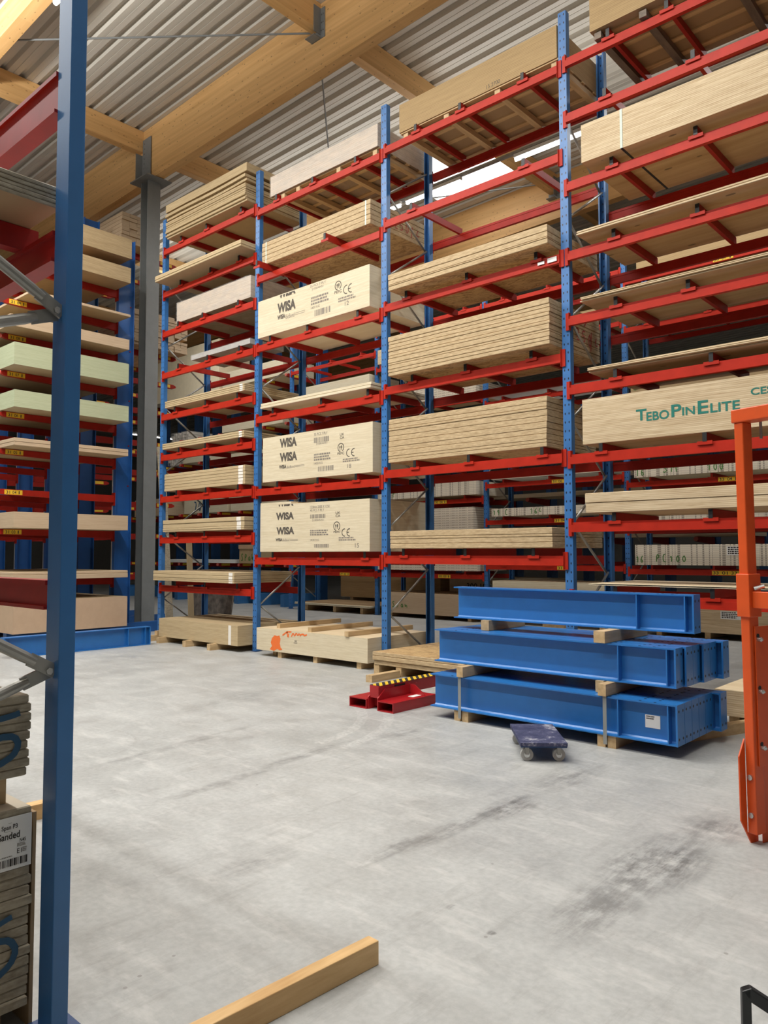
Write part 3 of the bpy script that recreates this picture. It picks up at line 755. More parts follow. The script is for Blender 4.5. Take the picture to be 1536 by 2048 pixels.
L3 = [('~WISA',-4.963,5.571,-4.558,5.620),('WISA',-4.989,5.332,-4.557,5.500),('WISA',-4.988,5.237,-4.801,5.310),('lines',-4.789,5.214,-4.340,5.290),('t',-4.230,5.576,-3.886,5.610),('num',-4.193,5.530,-3.939,5.560),('txt',-4.210,5.286,-3.796,5.424),('KG',-4.210,5.242,-4.020,5.277),('bar2',-4.129,5.117,-3.785,5.210),('PEFC',-3.702,5.408,-3.554,5.536),('PEFCt',-3.702,5.359,-3.554,5.401),('CE',-3.516,5.314,-3.351,5.436),('txt2',-3.622,5.204,-3.268,5.280),('12',-3.489,5.139,-3.408,5.204)]
L = LV[2]
def pallet(name, label, x0, x1, y0, y1, z, m1, m2, bears, boards):
    t = thing(name, label, 'pallet', ((x0+x1)/2, (y0+y1)/2, z))
    for x in bears: B(x-.04, x+.04, y0+.03, y1+.08, z+.01, z+.085).build('bearer', m1, t)
    n = len(boards)
    for y in boards: B(x0, x1, y-.035, y+.035, z+.085, z+.103).build('deck_board', m2, t)
b = L[0]+.008
pallet('pallet', 'timber pallet under the plastic-wrapped pack at the second bay top', -5.25, -2.9, -.02, 1.2, b, RAWY, RAWT, (-4.98, -4.62, -3.72, -2.98), (.05, .35, .65, .95, 1.15))
o = pack('wrapped_pack', 'whitish plastic-wrapped pack on the top shelf of the second bay', 'pack', -5.25, -2.90, -.02, 1.2, b+.104, b+.43, [edges('pinkish_white_edge', (.66, .57, .48), (.52, .42, .33), .03, .08), BRN_F])
B(-5.26, -2.89, -.03, 1.21, b+.1035, b+.44).build('plastic_wrap', PLASTIC, o)
b = L[1]+TB
s = stack('osb_sheet', 'strand board in the strapped stack', shelf(2, 1), 5, -5.32, -2.94, -.13, 1.12, b, b+.36, [OSB_E, OSB_F], .003, group='strapped strand boards, second bay')
for o in s:
    zs = [v.co.z for v in o.data.vertices]; oo = Vector(o['_o'])
    ym = min(v.co.y for v in o.data.vertices)+oo.y
    for x in (-5.22, -3.03): B(x-.012, x+.012, ym-.0015, ym-.0003, oo.z+min(zs), oo.z+max(zs)).build('strap', STRAPG, o)
b = L[2]+TB
o = pack('printed_pack', 'pale plywood pack with printed lettering and 12, second bay third shelf', 'pack', -5.47, -3.0, -.08, 1.14, b, b+.60, [PLYF_E, PLYB_F]); printing(o, L3, -.08)
b = L[3]+TB
stack('birch_sheet', 'pale thin board', shelf(2, 3), 2, -5.36, -2.95, -.10, 1.1, b, b+.085, [PLYF_E, PLYB_F], .01, group='pale boards, second bay fourth shelf')
b = L[4]+TB
o = pack('printed_pack', 'pale plywood pack with two printed words and 18, second bay fifth shelf', 'pack', -5.35, -2.96, -.06, 1.16, b, b+.705, [PLYF_E, PLYB_F]); printing(o, L5, -.06)
b = L[5]+TB
o = pack('printed_pack', 'pale plywood pack with printed words and 15, second bay sixth shelf', 'pack', -5.35, -2.98, -.10, 1.12, b, b+.73, [PLYF_E, PLYB_F]); printing(o, L6, -.10)
pack('birch_sheet', 'shorter pale sheet lying on the printed 15 pack, second bay', 'sheet', -5.35, -4.62, -.098, 1.1, b+.731, b+.765, [PLYF_E, PLYB_F])
# floor pack with orange spray paint and three timbers on top
o = pack('plywood_pack', 'pale plywood pack on the floor sprayed with orange paint, second bay', 'pack', -5.21, -2.86, -.27, .99, .092, .425, [PLYF_E, PLYB_F])
fn = FY(-.2725); m = MB()
m.quad([fn(x, z) for x, z in ((-4.89, .12), (-4.84, .17), (-4.87, .22), (-4.84, .29), (-4.78, .335), (-4.72, .325), (-4.67, .34), (-4.645, .29), (-4.66, .22), (-4.64, .16), (-4.60, .135), (-4.66, .12), (-4.72, .135), (-4.8, .10))])
for pts in ([(-4.60, .345), (-4.50, .405), (-4.40, .41)], [(-4.50, .415), (-4.475, .30), (-4.46, .38)], [(-4.40, .34), (-4.36, .405), (-4.33, .35)], [(-4.32, .36), (-4.29, .41), (-4.26, .355), (-4.23, .405), (-4.20, .36)], [(-4.20, .38), (-4.12, .40), (-4.14, .37), (-4.06, .39)]):
    m.ribbon(pts, .022, fn)
m.build('spray_mark', ORINK, o)
m = MB(); glyphs(m, '80', -4.33, .27, -4.28, .295, fn); m.quad([fn(-4.35, .25), fn(-4.27, .25), fn(-4.27, .26), fn(-4.35, .26)]); m.build('printed_number', INKG, o)
for i, (x, ya, yb) in enumerate(((-4.86, -.13, 1.18), (-4.07, -.21, 1.10), (-3.24, -.29, 1.09))):
    bearer(x, ya, yb, .075, .426, .492, '%s timber from left lying on the orange-sprayed floor pack' % ['first', 'second', 'third'][i], 'timbers on the sprayed pack')
for i, x in enumerate((-4.98, -4.70, -3.92, -3.05)):
    bearer(x, -.24 if i else -.1, .95, .085, 0, .091, '%s bearer from left under the orange-sprayed floor pack' % ['first', 'second', 'third', 'fourth'][i], 'bearers under the sprayed pack')
# ---- bay 3
L = LV[3]
b = L[0]+.008
pallet('pallet', 'light timber pallet under the brown pack on the third bay top shelf', -2.5, -.06, .0, 1.22, b, RAWY, RAWT, (-2.42, -1.72, -.92, -.12), (.05, .35, .65, .95, 1.15))
o = pack('brown_pack', 'brown fibreboard pack on a light pallet atop the third bay', 'pack', -2.51, -.07, .0, 1.22, b+.104, b+.50, [BRN_E, BRN_F])
m = MB(); glyphs(m, '15 2700', -1.06, b+.13, -.86, b+.18, FY(-.0015)); m.build('handwritten_number', INK2, o)
b = L[2]+TB
stack('osb_sheet', 'strand board', shelf(3, 2), 4, -2.54, -.11, -.20, 1.03, b, b+.225, [OSB_E, OSB_F], .003, [1.6, 1.3, .35, 1.2], group='strand boards, third bay third shelf')
b = L[3]+TB
s1 = stack('osb_sheet', 'strand board', shelf(3, 3), 11, -2.56, -.11, -.18, 1.06, b, b+.54, [OSB_E, OSB_F], .005, [1.5, .9, 1.1, .9, 1.2, .8, 1.3, .6, 1.2, .9, 1.0], group='strand boards, third bay fourth shelf')
b5 = L[4]+TB
s2 = stack('osb_sheet', 'strand board', shelf(3, 4), 10, -2.68, -.24, -.04, 1.19, b5, b5+.595, [OSB_E, OSB_F], .005, [1.1, .9, .5, 1.2, 1.1, 1.2, 1, 1.1, .6, .8], group='strand boards, third bay fifth shelf')
b6 = L[5]+TB
s3 = stack('osb_sheet', 'strand board', shelf(3, 5), 4, -2.60, -.15, -.10, 1.13, b6, b6+.235, [OSB_E, OSB_F], .004, [1.2, .5, 1.0, 1.0], group='strand boards, third bay sixth shelf')
# red handwriting on the right-hand end faces
DIG = {'2': [(0,.8),(.25,1),(.5,.85),(.5,.6),(0,0),(.55,0)], '5': [(.5,1),(.05,1),(0,.55),(.4,.6),(.5,.25),(.2,0),(0,.1)], '0': [(.25,1),(0,.6),(.1,.1),(.35,0),(.5,.5),(.3,1),(.25,1)],
       '4': [(.35,1),(0,.35),(.55,.35)], '|': [(.4,1.15),(.25,-.2)], '9': [(.5,.8),(.2,1),(0,.7),(.3,.5),(.5,.8),(.35,0)], 'y': [(0,1),(.25,.5)], '/': [(.5,1),(.1,-.1)], '1': [(0,.7),(.3,1),(.25,0)],
       '6': [(.45,1),(.05,.5),(.05,.1),(.35,0),(.5,.3),(.1,.4)], 'S': [(.5,.9),(.2,1),(.05,.75),(.45,.35),(.3,0),(0,.1)], 'M': [(0,0),(.1,1),(.3,.4),(.5,1),(.6,0)], 'A': [(0,0),(.15,1),(.3,.3)], 'P': [(.1,0),(.1,1),(.5,.85),(.4,.5),(.1,.5)],
       'E': [(.5,1),(.1,.95),(.1,0),(.5,0)], 'X': [(0,0),(.5,1)], 'x': [(0,1),(.5,0)], '7': [(0,1),(.5,.9),(.2,0)], 'F': [(.5,1),(.1,1),(.1,0)], '-': [(.1,.5),(.45,.55)], 'a': [(.5,.5),(.2,.6),(0,.2),(.3,0),(.5,.5),(.5,0)], 'n': [(0,.6),(.05,0),(.3,.6),(.5,0)], 'p': [(.05,.6),(0,-.4),(.1,.6),(.5,.4),(.1,.05)], 'k': [(0,1),(.05,0),(.4,.7),(.1,.4),(.5,0)], 'g': [(.5,.5),(.1,.6),(.1,.1),(.5,.2),(.45,-.4),(.1,-.3)]}
def hand(mb, txt, x0, z0, w, h, fn, lw):
    n = len(txt)
    for i, ch in enumerate(txt):
        if ch in DIG: mb.ribbon([(x0+(i+px)*w/n, z0+pz*h) for px, pz in DIG[ch]], lw, fn)
    return mb
for (t_, y_, z_, w_, h_) in (('2', .42, b+.18, .15, .14), ('5', .58, b+.17, .15, .14), ('0', .74, b+.15, .14, .15), ('|', .76, b+.13, .15, .18), ('4', .90, b+.14, .14, .15), ('/', .62, b+.38, .2, .1)):
    hand(MB_ := MB(), t_, y_, z_, w_, h_, FX(-.098), .016); MB_.build('red_handwriting', REDINK, s1[6])

bb2 = LV[2][1]+TB
m = MB(); hand(m, '9250', .25, bb2+.10, .50, .13, FX(-2.928), .013); hand(m, '|4', .72, bb2+.08, .28, .13, FX(-2.928), .012); m.build('red_handwriting', REDINK, s[3])
tz = .29
stack('osb_sheet', 'strand board on the low pallet beside the red fork frame', '', 3, -2.62, -.45, -.42, 1.0, .12, tz, [OSB_E, OSB_F], .012, [.9, 1, 1.1], group='strand boards on the low pallet')
for i, x in enumerate((-2.58, -2.2, -1.5, -.7)):
    bearer(x, -.40, .95, .09, .0, .12, '%s bearer from left under the three low strand boards' % ['first', 'second', 'third', 'fourth'][i], 'bearers under the low strand boards')
bearer(-2.2, -.95, -.43, .10, 0, .085, 'short loose timber on the floor behind the red fork frame', 'loose timbers')
# ---- bay 4
L = LV[4]
b = L[0]+.008
pallet('pallet', 'dark weathered pallet under the brown pack at the top right', .40, 2.7, -.1, 1.1, b, GREYT, RAWT, (.48, 1.0, 1.9, 2.6), (.05, .35, .65, .95))
pack('brown_pack', 'brown board pack on a dark pallet at the top right', 'pack', .40, 2.70, -.1, 1.12, b+.104, b+.60, [BRN_E, BRN_F])
b = L[2]+TB
o = pack('plywood_pack', 'thick strapped plywood pack on the third shelf of the right bay', 'pack', .30, 2.72, -.15, 1.09, b, b+.43, [PLY_E, PLY_F])
vstrap(o, .76, .785, -.15, 1.09, b, b+.43, BLACK); B(.759, .786, -.1545, -.1535, b, b+.43).build('strap_face', STRAPG, o)
b = L[3]+TB
stack('plywood_sheet', 'knotty plywood board', shelf(4, 3), 2, .23, 2.68, -.15, 1.08, b, b+.052, [PLY_E, PLY_F], .004, group='knotty boards, right bay fourth shelf')
b = L[4]+TB
stack('plywood_sheet', 'knotty plywood board', shelf(4, 4), 3, .26, 2.70, -.14, 1.08, b, b+.052, [PLY_E, PLY_F], .012, group='knotty boards, right bay fifth shelf')
b = L[5]+TB
stack('plywood_sheet', 'thin plywood board', shelf(4, 5), 3, .30, 2.70, -.07, 1.12, b, b+.055, [PLY_E, PLY_F], .02, group='thin boards, right bay sixth shelf')
stack('fibreboard_sheet', 'set-back tan board', shelf(4, 5), 4, .60, 2.72, .25, 1.12, b+.056, b+.15, [MDF_E, MDF_F], .02, group='tan boards set back, right bay sixth shelf')
b = L[6]+TB
o = pack('plywood_pack', 'plywood pack with green stencilled lettering in the right bay', 'pack', .22, 2.66, -.06, 1.18, b, b+.50, [PLY_E, PLY_F])
fn = FY(-.0625); m = MB()
tl = lambda x: b+.475+.0  # top
for (t, x0, z0, x1, z1) in (('T',.840,2.960,.954,3.080),('EBO',.952,2.946,1.191,3.040),('P',1.215,2.956,1.319,3.084),('IN',1.326,2.960,1.453,3.044),('E',1.482,2.954,1.586,3.088),('LITE',1.604,2.954,1.884,3.048)):
    glyphs(MB_ := MB(), t, x0, z0+.0, x1, z1, fn, .022); MB_.build('stencil_lettering', TEAL, o)
glyphs(MB_ := MB(), 'CES2', 1.985, 3.075, 2.24, 3.145, fn, .02); MB_.build('stencil_lettering', TEAL, o)

b = L[7]+TB
stack('plywood_sheet', 'rough-edged plywood board', shelf(4, 7), 2, .26, 2.68, -.10, 1.12, b, b+.22, [PLY_E, PLY_F], .004, group='rough-edged boards, right bay eighth shelf')
b = L[8]+TB
stack('thin_panel', 'thin pale panel', shelf(4, 8), 2, .25, 2.6, -.09, 1.1, b, b+.030, [PALE_E, PLYB_F], .03, gap=.010, group='thin pale panels, right bay lowest shelf')
o = pack('plywood_pack', 'plywood pack low on the floor right of the blue beams', 'pack', 1.75, 2.70, -.55, .95, .10, .33, [PLY_E, PLYB_F])
for i, x in enumerate((1.9, 2.55)): bearer(x, -.5, .9, .09, 0, .099, '%s bearer from left under the floor plywood pack right of the blue beams' % ['first', 'second'][i], 'bearers under the right floor pack')

# ------------------------------------------------------------------ blue steel beams
def ibeam(label, x0, x1, yc, z0, group, h=.31, w=.143, taper=0):
    """I beam along X, end plate on the right"""
    t = thing('steel_beam', label, 'beam', ((x0+x1)/2, yc, z0), group)
    m = MB().box(x0, x1-.014, yc-w/2, yc+w/2, z0, z0+.011).box(x0, x1-.014, yc-w/2, yc+w/2, z0+h-.011, z0+h).box(x0+.01, x1-.014, yc-.004, yc+.004, z0+.011, z0+h-.011)
    for (zz, s) in ((z0, 1), (z0+h, -1)):   # root fillets
        for q in (-1, 1): m.prism([(0, 0), (.012, 0), (0, .012)], lambda u, v, d, q=q, zz=zz, s=s: (d, yc+q*(.004+u), zz+s*(.011+v)), x0+.01, x1-.014)
    m.build('section', BLUEB, t)
    for xs in (x1-.48, x1-.075):
        for q in (-1, 1):
            B(xs-.005, xs+.005, min(yc+q*.004, yc+q*w/2*.97), max(yc+q*.004, yc+q*w/2*.97), z0+.011, z0+h-.011).build('stiffener', BLUEB, t)
    ep = B(x1-.014, x1, yc-w/2, yc+w/2, z0-.0, z0+h+.002).build('end_plate', BLUEB, t)
    m = MB()
    for dy in (-.04, .04):
        for dz in (.05, h-.05): m.tube((x1-.001, yc+dy, z0+dz), (x1+.0012, yc+dy, z0+dz), .011, 10)
    m.build('bolt_hole', BLACK, ep)
    m = MB()
    for xx in (x1-.55, x1-.3, x1-.18, x0+.25):
        for dy in (-.05, .05): m.tube((xx, yc+dy, z0+h-.001), (xx, yc+dy, z0+h+.0012), .011, 10)
    m.build('flange_hole', BLACK, t)
    return t
Ws = .1455
base = ibeam('p', -.43, 1.96, -1.975+.0725, .10, 'blue beams of the bottom layer')
ROWN = ['front', 'second', 'third', 'fourth', 'fifth', 'rearmost']
def relabel(t, s, g): t['label'] = s; t['group'] = g; return t
def movebeam(src, x1, y, z, first=False):
    loc = Vector(src['_o'])+Vector((x1-1.96, y-(-1.975+.0725), z-.10))
    t = dup(src, loc); return t
relabel(base, 'front blue steel beam of the bottom layer, with white label', 'blue beams of the bottom layer')
for i, (dx) in enumerate((0, .0, .0, .0, .07)):
    relabel(movebeam(base, 1.96+dx, -1.975+.0725+(i+1)*.149, .10), '%s blue steel beam from front in the bottom layer' % ROWN[i+1], 'blue beams of the bottom layer')
for i, dx in enumerate((-.06, -.035, -.035, -.005, -.005, .05)):
    relabel(movebeam(base, 1.96+dx, -1.83+.0725+i*.149, .51), '%s blue steel beam from front in the middle layer of the pile' % ROWN[i], 'blue beams of the middle layer')
relabel(movebeam(base, 1.96, -1.59+.0725, .92), 'single blue steel beam lying on top of the pile', 'blue beams of the pile')
o = B(1.68, 1.80, -1.9085-.0015, -1.9085-.0005, .20, .30).build('paper_label', WHITE, base)
m = MB(); textlines(m, 1.69, .26, 1.76, .293, 2, FY(-1.9085-.002), 3); m.build('label_text', INK, o)
# bearers between the layers
def bx(x, y0, y1, w, z0, z1, label, g): return bearer(x, y0, y1, w, z0, z1, label, g)
for i, (x, s) in enumerate(((-.12, 'left outer'), (-.03, 'left inner'), (1.33, 'right inner'), (1.42, 'right outer'))):
    bx(x, -1.96, -1.02, .07, 0, .099, '%s timber bearer on the floor under the pile of blue beams' % s, 'floor bearers of the beam pile')
    bx(x-.03 if i < 2 else x-.06, -2.0 if i in (1, 3) else -1.86, -1.0, .07, .415, .509, '%s timber spacer between bottom and middle layers of blue beams' % s, 'spacers of the beam pile')
bx(-.02, -1.64, -.99, .09, .823, .919, 'left timber spacer under the single top blue beam', 'spacers of the beam pile')
bx(1.28, -1.87, -1.02, .10, .823, .919, 'right timber spacer under the single top blue beam', 'spacers of the beam pile')
for i, x in enumerate((-.075, 1.375)):
    q = MB(); e = .0015; y0, y1 = -1.983, -1.075; z0, z1 = .1, .4155
    q.box(x-.016, x+.016, y0-e, y0, .03, .50)
    tag(q.build('steel_strap', STRAPM, None, (x, y0, .03)), '%s grey steel strap around the bottom layer of blue beams' % ['left', 'right'][i], 'strap', 'straps of the beam pile')
tag(MB().obox((2.03, -.62, .045), ((.35, .937, 0), (-.937, .35, 0), (0, 0, 1)), .75, .045, .045).build('timber_beam', RAWY, None, (2.03, -.62, 0)), 'long timber on the floor right behind the blue beam pile', 'timber')
# lone beam on the left (along Y)
t = thing('steel_beam', 'blue steel beam lying alone on the floor at left, by the grey column', 'beam', (-7.75, -1.8, 0))
x0, w, h = -7.82, .145, .31
m = MB()
xc = x0+w/2
m.box(x0, x0+w, -2.72, -.62, 0, .011).box(x0, x0+w, -3.05, -.62, h-.011, h)
m.prism([(-2.72, .011), (-.62, .011), (-.62, h-.011), (-3.05, h-.011)], lambda u, v, d: (d, u, v), xc-.004, xc+.004)
m.add([(x0, -2.72, 0), (x0+w, -2.72, 0), (x0+w, -3.05, h-.03), (x0, -3.05, h-.03), (x0, -2.72, .011), (x0+w, -2.72, .011), (x0+w, -3.05, h-.011), (x0, -3.05, h-.011)], [(0,1,2,3),(4,7,6,5),(0,4,5,1),(3,2,6,7),(0,3,7,4),(1,5,6,2)])
m.build('section', BLUEB, t)
for yy in (-1.02, -.70):
    for q in (-1, 1): B(min(xc+q*.004, xc+q*.07), max(xc+q*.004, xc+q*.07), yy-.005, yy+.005, .011, h-.011).build('stiffener', BLUEB, t)
B(x0, x0+w, -.62, -.606, 0, h).build('end_plate', BLUEB, t)

# ------------------------------------------------------------------ red fork frame
t = thing('fork_frame', 'red steel forklift attachment with striped top bar on the floor', 'forklift attachment', (-1.05, -1.7, 0))
def pocket(x0, x1, y0, y1, z1):
    m = MB(); e = .01
    m.box(x0, x1, y0, y1, 0, e).box(x0, x1, y0, y1, z1-e, z1).box(x0, x0+e, y0, y1, e, z1-e).box(x1-e, x1, y0, y1, e, z1-e)
    return m
REDF = paint('fork_frame_red', (.36, .012, .016), .32, .1)
pocket(-1.37, -1.13, -2.13, -1.45, .10).build('fork_pocket', REDF, t)
pocket(-.98, -.77, -2.13, -1.45, .10).build('fork_pocket', REDF, t)
B(-1.13, -.98, -2.02, -1.5, .02, .10).build('cross_plate', REDF, t)
for x in (-1.13, -1.0):
    MB().prism([(-2.11, .0), (-1.5, .0), (-1.5, .20), (-2.0, .20), (-2.11, .12)], lambda u, v, d, x=x: (x+d, u, v), 0, .012).build('side_plate', REDF, t)
for xa, xb in ((-1.37, -1.13), (-.98, -.77)):
    MB().prism([(xa if xa < -1.2 else xb, .10), (xb if xa < -1.2 else xa, .10), (xb if xa < -1.2 else xa, .20), ((xb-.06) if xa < -1.2 else (xa+.06), .20)], lambda u, v, d: (u, -1.62+d, v), 0, .012).build('gusset', REDF, t)
B(-1.12, -1.0, -2.09, -.55, .115, .235).build('jib_bar', REDF, t)
B(-.999, -.998, -1.85, -1.68, .13, .22).build('data_plate', BLACK, t)
def hazard():
    m, nt, b_ = nm('hazard_stripes')
    tc = N(nt, 'ShaderNodeTexCoord'); sp = N(nt, 'ShaderNodeSeparateXYZ'); lk(nt, tc.outputs['Object'], sp.inputs[0])
    s = math_(nt, 'ADD', math_(nt, 'ADD', sp.outputs[0], sp.outputs[1]), 10.0)
    c = mix(nt, math_(nt, 'LESS_THAN', math_(nt, 'MODULO', s, .09), .045), (.75, .48, .03), (.02, .02, .02))
    lk(nt, c, b_.inputs['Base Color']); return m
B(-1.125, -.995, -2.08, -.55, .2355, .239).build('striped_tape', hazard(), t)
B(-.9, -.83, -1.75, -1.6, .1005, .104).build('paper_scrap', WHITE, t)

# ------------------------------------------------------------------ dolly
t = thing('furniture_dolly', 'small dark blue four-wheeled dolly on the concrete', 'dolly', (1.03, -2.45, 0))
c0 = Vector((1.03, -2.45, 0)); dx = Vector((.66, -.51, 0)).normalized() ; dy = Vector((.51, .66, 0)).normalized()
dx = Vector((.41, -.495, 0)).normalized(); dy = Vector((.495, .41, 0)).normalized(); uz = Vector((0, 0, 1))
def carpet():
    m, nt, b_ = nm('worn_blue_carpet')
    f = noise(nt, coords(nt, (6, 6, 6), False), 1.0, 6, .75)
    lk(nt, ramp(nt, f, [(.42, (.022, .026, .075)), (.56, (.06, .065, .13)), (.70, (.50, .50, .53))]), b_.inputs['Base Color'])
    b_.inputs['Roughness'].default_value = .9; return m
MB().obox(c0+uz*.135, (dx, dy, uz), .325, .175, .012).build('deck', carpet(), t)
MB().obox(c0+uz*.117, (dx, dy, uz), .322, .172, .005).build('deck_board', NAVY, t)
for sx in (-1, 1):
    for sy in (-1, 1):
        q = c0+dx*(.25*sx)+dy*(.12*sy)
        MB().obox(q+uz*.108, (dx, dy, uz), .035, .035, .004).obox(q+uz*.078+dx*.024, (dx, dy, uz), .003, .015, .03).obox(q+uz*.078-dx*.024, (dx, dy, uz), .003, .015, .03).build('caster_fork', GALV, t)
        wl = MB().tube(q+uz*.047-dx*.018, q+uz*.047+dx*.018, .047, 20).build('wheel', plain('grey_rubber', (.42, .42, .40), .6), t)
        MB().tube(q+uz*.047-dx*.021, q+uz*.047+dx*.021, .022, 14).build('hub', CHROME, wl)

# ------------------------------------------------------------------ timber on the floor, foreground
MB().v
tm = MB().obox((2.158, -6.25, .045), ((-.05, -.99875, 0), (.99875, -.05, 0), (0, 0, 1)), .64, .028, .045).build('timber_beam', PINE, None, (2.18, -6.2, 0), bevel=.003)
tag(tm, 'sawn pine timber lying on the concrete in the foreground', 'timber')

# ------------------------------------------------------------------ cantilever rack on the left
CX = [-9.72, -11.2, -12.7, -14.2, -15.7]
AZ = [7.26, 6.78, 6.12, 5.48, 4.82, 4.09, 3.43, 2.72, 2.02, 1.13]
cr = thing('cantilever_rack', 'blue column cantilever rack with red arms and yellow numbers at left', 'rack', (CX[0], 0, 0))
col = col2 = arm = arm2 = None
CY0, CY1 = -.22, .12
for x in CX:
    loc = (x, 0, 0)
    if col is None:
        m = MB().box(-.07, .07, CY0, CY0+.014, .2, 7.85).box(-.07, .07, CY1-.014, CY1, .2, 7.85).box(-.006, .006, CY0+.014, CY1-.014, .2, 7.85)
        col = part_at(m, 'column', paint('cantilever_blue', (.016, .09, .30), .36, .06), cr, loc)
        m = MB()
        for z in (7.5, 6.5, 5.6, 4.6, 3.7, 2.9, 2.1): m.tube((.002, CY1-.05, z), (.02, CY1-.05, z), .014, 8)
        part_at(m, 'bolts', DRED, col, loc)
        b_ = part_at(MB().box(-.07, .07, CY0-2.0, CY1+1.9, .0, .2), 'base', col.data.materials[0], cr, loc)
        s_ = part_at(MB().box(-.068, -.03, CY0-.003, CY0-.0005, .9, 7.6), 'perforated_strip', SILVER, col, loc)
    else:
        if col2 is None:
            m = MB().box(-.07, .07, CY0, CY0+.014, .2, 8.7).box(-.07, .07, CY1-.014, CY1, .2, 8.7).box(-.006, .006, CY0+.014, CY1-.014, .2, 8.7)
            col2 = part_at(m, 'column', col.data.materials[0], cr, loc); part_at(MB().box(-.068, -.03, CY0-.003, CY0-.0005, .9, 7.6), 'perforated_strip', SILVER, col2, loc)
        else: like(col2, cr, loc)
        like(b_, cr, loc)
        for z in AZ[2:]+[8.29]:
            if arm2 is None:
                m = MB().prism([(0, -.16), (0, -.02), (1.88, -.02), (1.95, -.05), (1.95, -.085), (1.88, -.115)], lambda u, v, d: (d, u, v), -.035, .035)
                arm2 = part_at(m, 'arm', RED2, cr, (x, CY1, z)); part_at(MB().box(.0352, .0362, 1.5, 1.8, -.1, -.03), 'number_plate', YEL, arm2, (x, CY1, z))
            else: like(arm2, cr, (x, CY1, z))
    for i, z in enumerate(AZ):
        aloc = (x, CY0, z)
        if arm is None:
            m = MB().prism([(0, -.16), (0, -.02), (-2.13, -.02), (-2.2, -.05), (-2.2, -.085), (-2.13, -.115)], lambda u, v, d: (d, u, v), -.035, .035)
            arm = part_at(m, 'arm', RED2, cr, aloc)
            part_at(MB().box(-.06, .06, -.012, 0, -.22, .03), 'root_plate', RED2, arm, aloc)
            part_at(MB().tube((0, -2.19, -.066), (0, -2.215, -.066), .042, 12), 'end_cap', plain('pink_worn_red', (.6, .12, .1), .4), arm, aloc)
        else:
            like(arm, cr, aloc)
for i, z in enumerate(AZ[2:9]):   # number plates on the arms of the near column
    y0, y1 = -2.30, -1.99
    p = B(CX[0]+.0355, CX[0]+.0365, y0, y1, z-.112, z-.03).build('number_plate', YEL, cr)
    numbers('31 0%d 1' % (9-i), y0+.03, z-.10, y1-.03, z-.045, FX(CX[0]+.0375), p)
def cpack(name, label, x1, x0, y0, y1, z0, z1, mats, g=None, cat='pack'): return pack(name, label, cat, x0, x1, y0, y1, z0, z1, mats, g)
XR = -9.12
cpack('brown_pack', 'brown wrapped pack on the top arms of the left rack', XR, -11.9, -1.25, -.26, 7.245, 7.62, [CARD_E, BRN_F])
cpack('brown_pack', 'brown pack on the second arms from top of the left rack', XR, -11.9, -1.7, -.27, 6.765, 7.06, [CARD_E, BRN_F])
stack('fibreboard_sheet', 'single tan board on the third arms of the left rack', '', 1, -11.9, XR, -2.17, -.26, 6.105, 6.155, [PINK_E, MDF_F])[0]['label'] = 'single tan board on the third arms from top of the left rack'
cpack('tan_pack', 'tan board pack on the fourth arms from top of the left rack', XR, -11.9, -2.5, -.28, 5.465, 5.66, [PINK_E, MDF_F])
cpack('green_pack', 'pale green board pack on the left rack, upper of the two green ones', XR, -11.9, -2.42, -.28, 4.805, 5.19, [GRN_E, GRN_F])
cpack('green_pack', 'pale green board pack on the left rack, lower of the two green ones', XR, -11.9, -2.4, -.27, 4.075, 4.37, [GRN_E, GRN_F])
stack('fibreboard_sheet', 'tan board below the green packs of the left rack', '', 2, -11.9, XR, -2.38, -.26, 3.415, 3.545, [PINK_E, MDF_F], .006, group='tan boards below the green packs')
cpack('tan_pack', 'brownish tan board pack below the bare arms of the left rack', XR, -11.9, -2.36, -.25, 2.005, 2.28, [PINK_E, MDF_F])
stack('fibreboard_sheet', 'tan board on the lowest arms of the left rack', '', 2, -11.9, XR, -2.35, -.24, 1.115, 1.25, [PINK_E, MDF_F], .01, [.6, 1], group='tan boards on the lowest arms')
o = cpack('tan_pack', 'tall tan board pack at the foot of the left rack', XR, -11.9, -2.33, -.235, .205, .76, [plain('pinkish_tan_side', (.52, .37, .25), .7), MDF_F])
# planks on the rear arms of that rack
def planks(x0, y0, z0, rows, cols, label, g, w=.105, h=.052, Lk=2.0, skip=()):
    pr = None
    for r in range(rows):
        for c in range(cols):
            if (r, c) in skip: continue
            jx = random.uniform(-.02, .02); loc = (x0+jx, y0+c*(w+.004)+random.uniform(0, .002), z0+r*(h+.003))
            if pr is None:
                pr = MB().slab(-Lk, 0, 0, w, 0, h, .003).build('plank', [PINK_E, RAWT]); pr.location = loc; tag(pr, label, 'plank', g)
            else:
                q = pr.copy(); C.objects.link(q); q.location = loc
planks(-10.75, .42, 6.103, 12, 10, 'planed plank in the brick-like plank stack behind the grey column', 'planks behind the grey column', w=.163, h=.062, skip=((7, 3), (4, 8), (4, 9), (11, 9), (11, 8)))
planks(-10.75, .42, 8.273, 8, 5, 'rough plank in the high plank stack behind the grey column', 'high planks behind the grey column', w=.18, h=.078)
